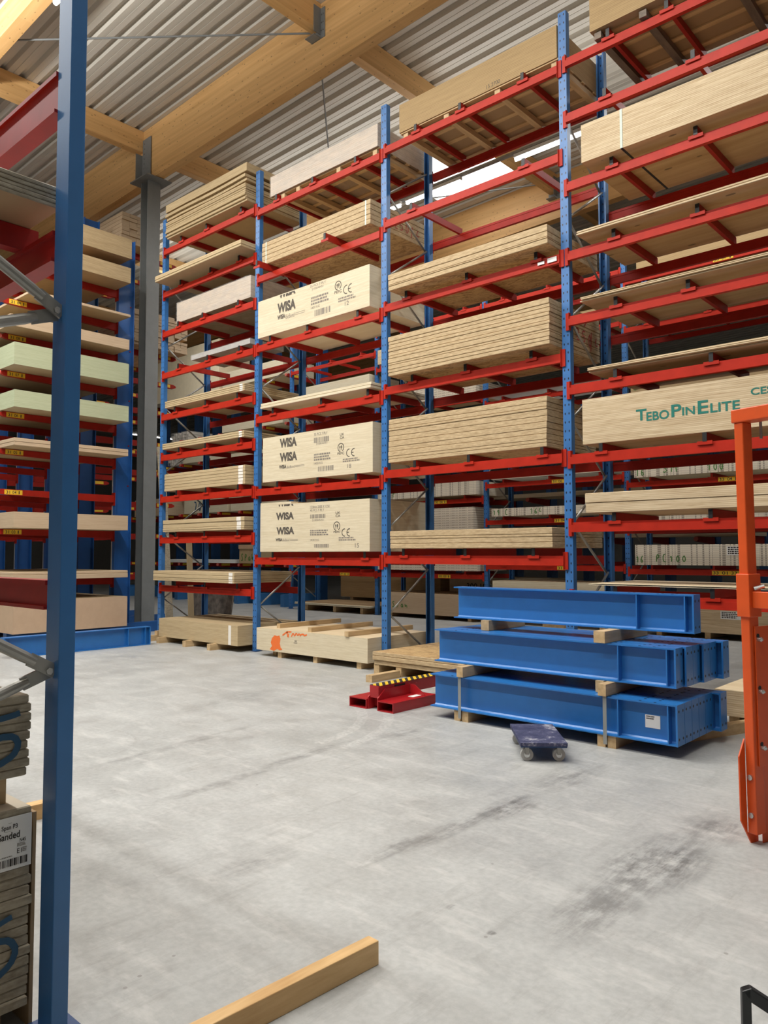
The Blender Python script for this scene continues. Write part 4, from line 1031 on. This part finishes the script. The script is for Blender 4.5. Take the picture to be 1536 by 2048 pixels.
# leaning boards by the leftmost upright
tag(MB().prism([(0, 0), (.16, 0), (.16, .03), (0, .03)], lambda u, v, d: (-8.95+v-d*.115, .50+u, d), 0, 3.7).build('leaning_board', CHIP_E, None, (-9.2, .6, 0)), 'tall greyish board leaning behind the leftmost upright', 'board')
tag(MB().prism([(0, 0), (.24, 0), (.24, .03), (0, .03)], lambda u, v, d: (-8.86+v-d*.07, .95+u*.5, d), 0, 2.1).build('leaning_board', MDF_F, None, (-9.0, .9, 0)), 'shorter brown board leaning behind the leftmost upright', 'board')
tag(MB().prism([(0, 0), (1.35, 0), (1.35, .85), (.3, .88), (0, .84)], lambda u, v, d: (-9.6+u, 1.45+d+v*.15, v), 0, .03).build('worn_panel', paint('worn_grey_board', (.16, .14, .12), .8, .5), None, (-9.3, 1.5, 0)), 'worn dark grey panel standing behind the far left floor pack', 'panel')
tag(B(-9.3, -8.75, -.6, -.3, .0, .06).build('timber_offcut', paint('red_brown_wood', (.16, .04, .02), .6, .2), None, (-9.0, -.45, 0)), 'red-brown timber offcut on the floor beside the grey column', 'timber')

# ------------------------------------------------------------------ rack row behind the aisle
QX = [-12.35, -9.03, -5.67, -2.32, 1.05]; QY = 6.62; QH = 7.5
rk = thing('pallet_rack', 'second pallet rack with yellow numbers behind the aisle', 'rack', (QX[0], QY, 0))
u2o = None
for x in QX:
    if u2o is None:
        u2o = part_at(upright_mesh(QH), 'upright', BLUE, rk, (x, QY, 0)); u2b = part_at(upright_mesh(QH, True), 'upright', BLUE, rk, (x, QY+1.1, 0))
        part_at(MB().box(-.07, .07, -.03, .1, 0, .008), 'base_plate', NAVY, u2o, (x, QY, 0)); part_at(MB().box(-.07, .07, -.1, .03, 0, .008), 'base_plate', NAVY, u2b, (x, QY+1.1, 0))
    else: like(u2o, rk, (x, QY, 0)); like(u2b, rk, (x, QY+1.1, 0))
    for i in range(11):
        z0 = .3+i*.62
        key = 'a' if i % 2 == 0 else 'b'
        a, bq = ((0, 1.0, 0), (0, .09, .62)) if i % 2 == 0 else ((0, .09, 0), (0, 1.0, .62))
        src = bpy.data.objects.get('_p'+key)
        part = globals().get('qb'+key)
        if part is None: globals()['qb'+key] = part_at(MB().tube(a, bq, .016, 8), 'brace', GALV, rk, (x+(.012 if i % 2 else -.012), QY, z0))
        else: like(part, rk, (x+(.012 if i % 2 else -.012), QY, z0))
QL = {0: [1.065, 4.45, 5.55, 6.75], 1: [1.07, 2.82, 4.05, 5.15, 6.3, 7.25], 2: [1.30, 2.295, 3.12, 4.98, 6.2, 7.25], 3: [1.252, 2.05, 2.945, 4.6, 6.03, 7.0]}
qf = None; qbars = None
for bay in range(4):
    x0, x1 = QX[bay]+.052, QX[bay+1]-.052; Lq = x1-x0
    for z in QL[bay]:
        if qf is None:
            qf = part_at(beam_mesh(Lq, .10), 'beam', RED, rk, (x0, QY-.018, z)); qr = part_at(beam_mesh(Lq, .10, False), 'beam', RED2, rk, (x0, QY+1.118, z))
            for sx in (0, Lq):
                s = -1 if sx == 0 else 1
                c = part_at(MB().box(min(0, s*.045), max(0, s*.045), .0, .014, -.145, .045), 'end_connector', RED, qf, (x0+sx, QY-.018, z)); c.location.y = -.0005
        else: like(qf, rk, (x0, QY-.018, z)); like(qr, rk, (x0, QY+1.118, z))
        for xb in (x0+.45, x0+1.6, x0+2.75):
            if qbars is None:
                qbars = part_at(MB().box(-.02, .02, 0, 1.17, .001, .08), 'support_bar', RED2, rk, (xb, QY-.04, z)); part_at(MB().box(-.07, .07, -.006, 0, -.03, .006), 'saddle', RED, qbars, (xb, QY-.04, z))
            else: like(qbars, rk, (xb, QY-.04, z))
for (x, z, s) in ((-3.95, 3.12, '31 06 1'), (-3.9, 2.295, '31 04 1'), (-3.85, 1.30, '31 01 1'), (-.55, 2.945, '33 04 1'), (-.7, 1.252, '33 01 33 02'), (-.55, 7.0, '33 07 1'), (-7.1, 2.82, '30 04 1'), (-10.3, 1.065, '29 02 1'), (-7.0, 1.07, '30 02 1')):
    w = .36 if len(s) < 9 else .62
    p = B(x, x+w, QY-.0465, QY-.0455, z-.088, z-.012).build('number_plate', YEL, rk)
    numbers(s, x+.02, z-.078, x+w-.02, z-.022, FY(QY-.047), p)
GP = 'packs on the second rack'
def q(name, label, x0, x1, z0, z1, mats, y0=-.08, y1=1.1): return pack(name, label, 'pack', x0, x1, QY+y0, QY+y1, z0, z1, mats)
T2 = .083
def scr(o, txt, x, z, w, h, y, lw=.018, m=GREEN):
    mb = MB(); hand(mb, txt, x, z, w, h, FY(y), lw); return mb.build('handwriting', m, o)
YF = QY-.0825
o = q('board_pack', 'thin printed board pack with green handwriting beside the label 31 04', -5.45, -2.42, 2.295+T2, 2.55, [BARS, PALE_E]); scr(o, '19', -5.40, 2.41, .2, .11, YF); scr(o, 'E', -5.1, 2.41, .12, .11, YF); scr(o, '164', -4.45, 2.41, .3, .12, YF)
o = q('board_pack', 'white thin boards on the shelf with label 31 06', -5.45, -2.45, 3.12+T2, 3.29, [PALE_E, WHITE])
o = q('board_pack', 'pack with rows of printed dashes, left of the second rack post', -7.6, -5.95, 1.79+T2, 2.62, [DASH, PLYB_F])
o = q('board_pack', 'pack with printed bar strips on the second rack, behind third bay', -8.9, -5.87, 2.82+T2, 3.22, [BARS, PLYB_F]); scr(o, 'Pe', -8.4, 2.95, .3, .18, YF)
o = q('board_pack', 'pack with printed dashes on the lowest shelf behind third bay', -8.9, -5.85, 1.07+T2, 1.36, [DASH, PLYB_F])
o = q('board_pack', 'pack with green 16 SM 400 on the second rack at right', -2.12, .9, 2.945+T2, 3.28, [BARS, PALE_E]); scr(o, '16', -2.08, 3.06, .2, .16, YF); scr(o, 'SM', -1.55, 3.09, .32, .14, YF); scr(o, '100', -.72, 3.07, .32, .13, YF)
o = q('board_pack', 'pack with green 16 PE 400 and white label, second rack right', -2.13, .9, 1.252+T2, 1.72, [BARS, PALE_E]); scr(o, '16', -2.1, 1.38, .16, .13, YF); scr(o, 'PE', -1.72, 1.40, .25, .14, YF); scr(o, '100', -1.45, 1.40, .35, .11, YF)
lb = B(-.42, 0.0, YF-.001, YF, 1.52, 1.68).build('paper_label', WHITE, o); m = MB(); textlines(m, -.4, 1.53, -.05, 1.67, 4, FY(YF-.002), 5); m.build('label_text', INK, lb)
o = q('board_pack', 'flat printed pack just under the SM pack at right', -1.95, .9, 2.05+T2, 2.27, [BARS, PALE_E])
o = q('cardboard_pack', 'brown cardboard pack with green and white writing on the second rack', -2.16, .9, 4.6+T2, 5.12, [CARD_F, CARD_F]); scr(o, 'S', -2.1, 4.75, .2, .2, YF, .03); scr(o, '500', -1.45, 4.82, .5, .16, YF, .03); scr(o, '0-00', -.75, 4.95, .5, .14, YF, .02, WHITE)
o = q('board_pack', 'pale pack with green scribbles behind the third bay, second rack', -5.5, -2.45, 4.98+T2, 5.22, [PALE_E, WHITE]); scr(o, '13', -5.3, 5.1, .2, .1, YF); scr(o, 'SM', -4.9, 5.1, .25, .1, YF)
o = q('board_pack', 'pale dash-printed pack behind the third bay, upper second rack', -7.9, -5.85, 5.15+T2, 5.55, [DASH, PLYB_F])
q('board_pack', 'tan pack on the second rack behind the printed packs', -11.9, -9.25, 4.45+T2, 4.9, [PALE_E, PLYB_F])
q('board_pack', 'pale pack on the second rack above the tan one', -11.9, -9.2, 5.55+T2, 6.2, [PALE_E, PLYB_F])
q('board_pack', 'long pale boards on the second rack behind the second bay', -8.9, -6.0, 4.05+T2, 4.3, [PALE_E, PLYB_F])
q('board_pack', 'long pale boards high on the second rack behind the second bay', -8.9, -6.2, 6.3+T2, 6.75, [PLY_E, PLYB_F])
q('board_pack', 'brown boards high on the second rack at right', -2.0, .9, 6.03+T2, 6.3, [MDF_E, BRN_F])
o = pack('chipboard_pack', 'thick chipboard pack with green writing on the floor of the second rack', 'pack', -8.75, -5.9, QY-.1, QY+1.1, .10, .60, [PINK_E, BRN_F]); scr(o, 'Span', -8.4, .24, .55, .14, QY-.1025, .02)
for i, x in enumerate((-8.5, -7.2, -6.1)): bearer(x, QY-.05, QY+1.05, .1, 0, .099, '%s bearer from left under the floor chipboard pack of the second rack' % ['first', 'second', 'third'][i], 'bearers under the chipboard pack')
o = pack('chipboard_pack', 'chipboard pack with white label on the floor at right, second rack', 'pack', -2.0, .9, QY-.1, QY+1.1, .12, .55, [PLY_E, BRN_F])
lb = B(-.55, -.15, QY-.1015, QY-.1005, .38, .52).build('paper_label', WHITE, o); m = MB(); textlines(m, -.53, .39, -.2, .51, 4, FY(QY-.1025), 6); m.build('label_text', INK, lb)
for i, x in enumerate((-1.7, -.8, .5)): bearer(x, QY-.05, QY+1.05, .1, 0, .119, '%s bearer from left under the labelled chipboard pack at right' % ['first', 'second', 'third'][i], 'bearers under the labelled chipboard pack')
stack('white_sheet', 'large white-edged panel on the low floor bearers of the second rack', '', 2, -12.0, -9.15, QY-.12, QY+1.5, .16, .22, [PALE_E, BRN_F], .01, group='white-edged floor panels')
for i, x in enumerate((-11.6, -10.5, -9.5)): bearer(x, QY-.05, QY+1.3, .1, 0, .159, '%s bearer from left under the white-edged floor panels' % ['first', 'second', 'third'][i], 'bearers under the white-edged panels')
pack('pale_board_pack', 'pale boards low behind the blue beams, second rack floor', 'pack', -5.5, -2.45, QY+.0, QY+1.1, .70, .95, [PALE_E, PLYB_F])
for i, x in enumerate((-5.2, -4.0, -2.7)): bearer(x, QY+.02, QY+1.05, .5, 0, .699, '%s timber block from left under the pale boards behind the blue beams' % ['first', 'second', 'third'][i], 'blocks under the pale boards')

q('brown_pack', 'dark brown pack high on the second rack behind the right bay', -2.0, .9, 7.0+T2, 7.5, [BRN_E, BRN_F])
q('brown_pack', 'dark brown pack on the second rack above the cardboard pack', -5.45, -2.5, 6.2+T2, 6.55, [BRN_E, BRN_F])
# ------------------------------------------------------------------ cantilever racks further back
def far_cantilever(label, xs, y, H, zs, armlen, plates=True, feet=True):
    t = thing('cantilever_rack', label, 'rack', (xs[0], y, 0))
    cm = paint('far_rack_blue', (.018, .085, .25), .4, .08)
    c0_ = a0_ = f0_ = None
    for x in xs:
        if c0_ is None:
            c0_ = part_at(MB().box(-.07, .07, 0, .3, .0, H), 'column', cm, t, (x, y, 0))
            if feet: f0_ = part_at(MB().box(-.09, .09, -armlen-.1, 0, 0, .36), 'foot', BLUEP, t, (x, y, 0))
        else:
            like(c0_, t, (x, y, 0))
            if f0_: like(f0_, t, (x, y, 0))
        for z in zs:
            if a0_ is None:
                a0_ = part_at(MB().prism([(0, -.16), (0, -.0), (-armlen+.06, -.0), (-armlen, -.03), (-armlen, -.07), (-armlen+.06, -.10)], lambda u, v, d: (d, u, v), -.04, .04), 'arm', RED2, t, (x, y, z))
                part_at(MB().tube((0, -armlen+.01, -.05), (0, -armlen-.02, -.05), .045, 10), 'end_cap', plain('worn_red_cap', (.55, .12, .09), .4), a0_, (x, y, z))
                if plates: part_at(MB().box(.041, .043, -armlen+.12, -armlen+.45, -.085, -.015), 'number_plate', YEL, a0_, (x, y, z))
            else: like(a0_, t, (x, y, z))
    return t
xs = [-22.9, -21.8, -20.7, -19.6, -18.5, -17.4, -16.3, -15.2, -14.1, -13.0]
fz = [1.25, 2.9, 4.62, 5.45, 6.9]
far_cantilever('far cantilever rack with red arms behind the far left bay', xs, 8.35, 8.2, fz, 1.35)
def fp(name, label, x0, x1, z0, z1, mats, y0=7.05, y1=8.3, cat='pack'): return pack(name, label, cat, x0, x1, y0, y1, z0, z1, mats)
fp('lumber_pack', 'long pale lumber pack on the far rack, behind the fifth shelf', -18.4, -13.2, 4.625, 4.95, [PALE_E, PALE_E])
o = fp('lumber_pack', 'white lumber pack with blue writing on the far rack', -18.3, -15.9, 2.905, 3.55, [PALE_E, PALE_E]); scr(o, '70', -17.7, 2.98, .5, .3, 7.047, .05, BLUEINK)
fp('lumber_pack', 'pale beams on the far rack right of the blue-marked pack', -15.7, -13.0, 2.905, 3.3, [PALE_E, PALE_E])
fp('lumber_pack', 'pale lumber on the far rack behind the wrapped bundles', -21.5, -19.4, 2.905, 3.5, [PINK_E, PALE_E])
fp('lumber_pack', 'tall bright cream timber pack high on the far rack', -20.6, -16.4, 6.905, 8.6, [plain('bright_cream_wood', (.86, .76, .55), .6), PALE_E])
fp('lumber_pack', 'pale boards on the far rack above the long lumber pack', -16.2, -13.2, 5.455, 5.75, [PALE_E, PALE_E])
fp('lumber_pack', 'cream boards on the far rack beside the tall cream pack', -16.2, -13.2, 6.905, 7.4, [PALE_E, PLYB_F])
o = fp('cardboard_box', 'brown carton with green writing on the lowest far arms', -15.15, -13.3, 1.255, 1.80, [CARD_F, CARD_F], 6.98, 7.9, 'box'); scr(o, 'SPak', -15.05, 1.33, .7, .22, 6.977, .03)
B(-15.17, -13.28, 6.96, 7.92, 1.70, 1.83).build('lid', plain('carton_lid', (.55, .36, .22), .7), o)
fp('white_sheets', 'loose white sheets on the lowest far arms left of the carton', -19.5, -15.4, 1.255, 1.36, [WHITE, WHITE], 7.0, 8.2, 'sheets')
WRB = plain('wrapped_bundle', (.60, .56, .50), .35)
for i, (x, y, z, w) in enumerate(((-19.4, 7.1, 4.625, 1), (-18.95, 7.15, 4.625, 1), (-19.2, 7.1, 5.455, 1), (-18.6, 7.1, 5.455, 1), (-18.2, 7.1, 2.905+.65, .6))):
    t = thing('wrapped_bundle', '%s plastic-wrapped bundle of mouldings on the far rack' % ['left', 'right', 'upper left', 'upper right', 'small'][i], 'bundle', (x, y, z), 'wrapped bundles on the far rack')
    m = MB()
    for r in range(3):
        for c in range(4): m.box(x+c*.10, x+c*.10+.092, y+random.uniform(0, .1), y+1.0, z+r*.10, z+r*.10+.092)
    m.build('mouldings', WRB, t); B(x-.01, x+.41, y-.01, y+1.01, z-.001, z+.305).build('plastic_wrap', PLASTIC, t)
far_cantilever('dark cantilever rack with close columns behind the second rack', [-11.6, -10.6, -9.6, -8.6, -7.6, -6.6, -5.6, -4.6, -3.6, -2.6, -1.6, -.6, .4, 1.4], 9.3, 5.2, [1.9, 2.9, 4.0], 1.0, False, False)
def fp2(label, x0, x1, z0, z1, mats, y0=8.35, y1=9.25): return pack('lumber_pack', label, 'pack', x0, x1, y0, y1, z0, z1, mats)
o = fp2('white pack with dark figures on the deep rack behind second bay', -11.5, -8.0, 1.905, 2.2, [PALE_E, PALE_E])
fp2('pale thin lumber on the deep rack behind the beam pile', -6.5, -.5, 1.905, 2.05, [PALE_E, PALE_E])
fp2('pale timber on the deep rack at its second arms', -7.0, -2.0, 2.905, 3.0, [PALE_E, PALE_E])
fp2('dark brown pack on the deep rack at its top arms', -9.0, -1.0, 4.005, 4.5, [BRN_E, BRN_F])
pack('brown_pack', 'dark brown pack on the floor of the deep rack', 'pack', -11.9, -8.2, 8.2, 9.25, .3, 1.0, [BRN_E, BRN_F])
for i, x in enumerate((-11.5, -8.6)): bearer(x, 8.25, 9.2, .12, 0, .299, '%s block under the dark brown pack of the deep rack' % ['left', 'right'][i], 'blocks of the deep rack')
o = pack('lumber_pack', 'white low pack with handwritten 300 on the deep rack floor', 'pack', -7.9, -5.0, 8.2, 9.25, .5, .95, [PALE_E, PALE_E]); mb = MB(); glyphs(mb, '300,10', -7.35, .62, -6.75, .80, FY(8.1975), .01); mb.build('handwriting', INK, o)
for i, x in enumerate((-7.6, -5.3)): bearer(x, 8.25, 9.2, .3, 0, .499, '%s block under the white low pack of the deep rack' % ['left', 'right'][i], 'blocks of the deep rack', BLUEP)

# ------------------------------------------------------------------ rack in the left foreground
FXp, FYp = 1.74, -6.66
fr = thing('pallet_rack', 'nearby rack with a blue post and grey tube braces, left foreground', 'rack', (FXp, FYp, 0))
def fpost(name, x, y, s=1):
    m = MB(); t_ = .004
    # closed box profile with a small recess on the inside
    m.box(x-.098, x, y, y+.056, .01, 5.6)
    o = m.build(name, BLUEP, fr, bevel=.003)
    B(x-.13, x+.03, y-.04, y+.1, 0, .01).build('base_plate', NAVY, o)
    return o
po = fpost('post', FXp, FYp); fpost('post', FXp, FYp-1.05); fpost('post', FXp-2.9, FYp); fpost('post', FXp-2.9, FYp-1.05)
for (z1, h) in ((3.275, .15), (2.70, .11), (1.48, .10)):
    for yy in (FYp+.054, FYp-1.0):
        m = MB().box(FXp-2.8, FXp-.10, yy-.05, yy, z1-h, z1).box(FXp-2.8, FXp-.10, yy-.064, yy-.05, z1-h, z1-h+.012).box(FXp-2.8, FXp-.10, yy-.060, yy-.05, z1-.016, z1)
        bo = m.build('beam', DRED, fr)
def ftube(y0, z0, y1, z1, x):
    d = Vector((0, y1-y0, z1-z0)); L_ = d.length; d.normalize()
    a = Vector((x, y0, z0)); bq = Vector((x, y1, z1)); n = 14
    m = MB()
    m.tube(a+d*.10, bq, .019, 14)
    # squashed end with eye
    side = Vector((0, -d.z, d.y)); up_ = Vector((1, 0, 0))
    m.tube(a+d*.06, a+d*.10, .016, 14, 0, .019)
    m.obox(a+d*.03, (d, side, up_), .05, .022, .005)
    return m.build('brace', GALV, fr, smooth=False)
for zc_ in (2.397, 1.182):
    ftube(FYp-.012, zc_+.005, FYp-.98, zc_+.56, FXp-.036)
    ftube(FYp-.02, zc_-.01, FYp-.98, zc_-.52+.16, FXp-.058)
    m = MB().tube((FXp-.045, FYp-.018, zc_), (FXp-.022, FYp-.018, zc_), .012, 6)
    m.build('bolt', CHROME, fr)
# boards on its shelf and floor
def stack_f(name, desc, n, x0, x1, y0, y1, z0, z1, mats, jit, g, ch=.004): return stack(name, desc, '', n, x0, x1, y0, y1, z0, z1, mats, jit, None, ch, .001, g)
stack_f('chipboard_sheet', 'chipboard sheet overhead on the nearby rack at left', 5, -.9, 1.62, -8.3, -6.625, 2.792, 2.87, [CHIP_E, BRN_F], .006, 'overhead chipboard sheets')
for i, xx in enumerate((-.5, .4, 1.35)):
    B(xx-.025, xx+.025, -7.85, -6.60, 2.702, 2.79).build('support_bar', DRED, fr)
s4 = stack_f('chipboard_sheet', 'chipboard sheet of the upper stack on the floor at left', 9, -.9, 1.62, -8.2, -6.70, .83, 1.10, [CHIP_E, CHIP_F], .006, 'upper chipboard stack at left')
for i, xx in enumerate((-.6, .4, 1.5)): bearer(xx, -8.1, -6.74, .09, .731, .829, '%s timber spacer from left between the two near chipboard stacks' % ['first', 'second', 'third'][i], 'spacers of the near chipboard stacks')
s5 = stack_f('chipboard_sheet', 'chipboard sheet of the labelled lower stack at left', 20, -.9, 1.62, -8.2, -6.685, .08, .73, [CHIP_E, CHIP_F], .005, 'lower chipboard stack at left')
for i, xx in enumerate((-.6, .4, 1.5)): bearer(xx, -8.1, -6.74, .09, 0, .079, '%s timber bearer from left under the labelled chipboard stack' % ['first', 'second', 'third'][i], 'bearers of the labelled stack')
# paper label (faces +X), lettering runs along +Y
lx = 1.6295
lab = tag(B(lx-.001, lx, -6.875, -6.688, .538, .708).build('paper_label', WHITE, None, (lx, -6.8, .538)), 'white paper label with large printed words on the near chipboard stack', 'label')
f_ = FX(lx+.0012)
for (w_, y0, z0, y1, z1, bd) in (('Span P3', -6.786, .665, -6.735, .684, .015), ('Sanded', -6.797, .637, -6.727, .660, .018), ('N4S', -6.727, .621, -6.707, .633, .015), ('E1', -6.735, .586, -6.720, .601, .0)):
    glyphs(MB_ := MB(), w_, y0, z0, y1, z1, f_, bd); MB_.build('printed_word', INK, lab)
barcode(MB(), -6.80, .550, -6.699, .574, f_, 7).build('printed_barcode', INK, lab)
for i, (y0, z0, y1, z1, n_) in enumerate(((-6.735, .606, -6.702, .618, 3), (-6.718, .586, -6.702, .602, 3), (-6.80, .579, -6.745, .583, 1), (-6.775, .662, -6.745, .6635, 1), (-6.765, .688, -6.75, .690, 1))):
    textlines(MB(), y0, z0, y1, z1, n_, f_, i+2).build('printed_small_text', INKG, lab)
# blue spray marks on the two stacks
MB().ribbon([(-6.83, 1.028), (-6.76, 1.036), (-6.735, 1.043)], .02, FX(1.6295)).build('blue_spray_mark', BLUEINK, s4[2])
MB().ribbon([(-6.83, .965), (-6.77, .975), (-6.738, .955), (-6.742, .92), (-6.77, .895), (-6.83, .875)], .022, FX(1.6295)).build('blue_spray_mark', BLUEINK, s4[5])
MB().ribbon([(-6.83, .355), (-6.79, .372), (-6.745, .385)], .018, FX(1.6275)).build('blue_spray_mark', BLUEINK, s5[11])
MB().ribbon([(-6.83, .318), (-6.77, .322), (-6.733, .295), (-6.733, .25), (-6.77, .215), (-6.83, .19)], .022, FX(1.6275)).build('blue_spray_mark', BLUEINK, s5[14])
tag(B(1.30, 1.61, -6.676, -6.664, 0, .70).build('upright_board', BRN_F, None, (1.5, -6.67, 0)), 'brown board edge standing at the far side of the labelled stack', 'board')
tag(MB().obox((-.42, -6.2, .045), ((-.05, -.99875, 0), (.99875, -.05, 0), (0, 0, 1)), .5, .04, .045).build('timber_beam', PINE, None, (-.42, -6.2, 0)), 'yellowish timber on the floor behind the blue foreground post', 'timber')

# ------------------------------------------------------------------ orange guard frame on the right
t = thing('guard_frame', 'orange bolted steel frame at the right edge', 'frame', (2.93, -3.40, 0))
n1 = Vector((-.309, -.951, 0)).normalized(); n2 = Vector((.951, -.309, 0)).normalized()
# near corner of the post sits at P; post occupies P - a*n1 - b*n2
def P(a, bq, z): return Vector((2.935, -3.40, 0))-n1*a-n2*bq+uz*z-Vector((.02*z/2.2, 0, 0))
def pbox(a0, a1, b0, b1, z0, z1):
    m = MB()
    vs = [P(a, bq, z) for z in (z0, z1) for a, bq in ((a0, b0), (a1, b0), (a1, b1), (a0, b1))]
    return m.add(vs, [(0,1,5,4),(1,2,6,5),(2,3,7,6),(3,0,4,7),(3,2,1,0),(4,5,6,7)])
pbox(0, .080, 0, .055, .06, 2.29).build('post', ORANGE, t, bevel=.006)
pbox(0, .080, -1.0, -.945, .0, 2.29).build('post', ORANGE, t, bevel=.006)
pbox(-.008, .088, -1.008, .067, 2.29, 2.365).build('top_bar', ORANGE, t, bevel=.006)
pbox(-.012, .092, -.012, .067, 1.22, 1.455).build('collar', ORANGE, t, bevel=.004)
pbox(.010, .070, -.945, -.012, 1.27, 1.36).build('cross_bar', ORANGE, t, bevel=.004)
# bolted side plate on the face towards the right
m = MB(); m.prism([(.030, .42), (.5, .42), (.5, 1.17), (.030, 1.17)], lambda u, v, d: P(u, -d, v), .002, .010); m.build('side_plate', ORANGE, t, bevel=.002)
m = MB(); m.prism([(.085, .0), (.5, .0), (.5, .45), (.085, .45)], lambda u, v, d: P(u, -d, v), -.03, -.022); m.build('lower_plate', ORANGE, t, bevel=.002)
mb = MB(); mb.prism([(.0, .56), (-.05, .47), (-.05, .13), (.03, .0), (.09, .0), (.09, .06), (.0, .06)], lambda u, v, d: P(u, .056+d, v), 0, .008)
mb.build('guard_plate', ORANGE, t)
for z in (1.10, .82, .52):
    bo = MB().tube(P(.052, -.010, z), P(.052, -.030, z), .013, 12); bo.tube(P(.052, -.030, z), P(.052, -.040, z), .012, 12, 0, .005); bo.build('bolt', CHROME, t)
    MB().tube(P(.052, -.0095, z+.018), P(.052, -.0112, z+.018), .013, 10).build('slot', BLACK, t)
for z in (.36, .16): MB().tube(P(0, .028, z), P(-.010, .028, z), .015, 12).build('bolt', CHROME, t)
MB().tube(P(.10, -.04, 2.295), P(.10, -.04, 2.2), .008, 8).build('pin', GALV, t)
MB().tube(P(.05, -.06, 1.39), P(.02, -.02, 1.375), .012, 8).build('clamp_screw', CHROME, t)

# ------------------------------------------------------------------ black steel bracket at the bottom right corner
t = thing('steel_bracket', 'black steel bracket standing at the bottom right corner', 'bracket', (3.45, -5.25, 0))
e1 = Vector((.85, .5, 0)).normalized(); e2 = Vector((-.5, .85, 0)).normalized(); o0 = Vector((3.418, -5.215, 0))
def Bq(u, z, d): return o0+e1*u+e2*d+uz*z
m = MB()
m.prism([(0, 0), (.028, 0), (.028, .19), (0, .178)], lambda u, v, d: Bq(u, v, d), 0, .03)
m.prism([(.0, .178), (.028, .19), (.13, .130), (.13, .085), (.028, .145)], lambda u, v, d: Bq(u, v, d), 0, .03)
m.prism([(.10, .0), (.14, .0), (.14, .13), (.10, .145)], lambda u, v, d: Bq(u, v, d), 0, .03)
m.build('frame', BLACKM, t, bevel=.004)
m = MB().prism([(.028, 0), (.10, 0), (.10, .07), (.028, .055)], lambda u, v, d: Bq(u, v, d), .02, .028)
m.build('web_plate', paint('dark_grey_steel', (.07, .07, .07), .6, .1), t)
m = MB().prism([(.10, .12), (.30, .12), (.30, .24), (.13, .19)], lambda u, v, d: Bq(u, v, d), -.01, .04)
m.build('arm', BLACKM, t, bevel=.004)

for o in list(S.objects):
    if '_o' in o: del o['_o']
print('objects', len(S.objects), 'top', len([o for o in S.objects if o.parent is None]))
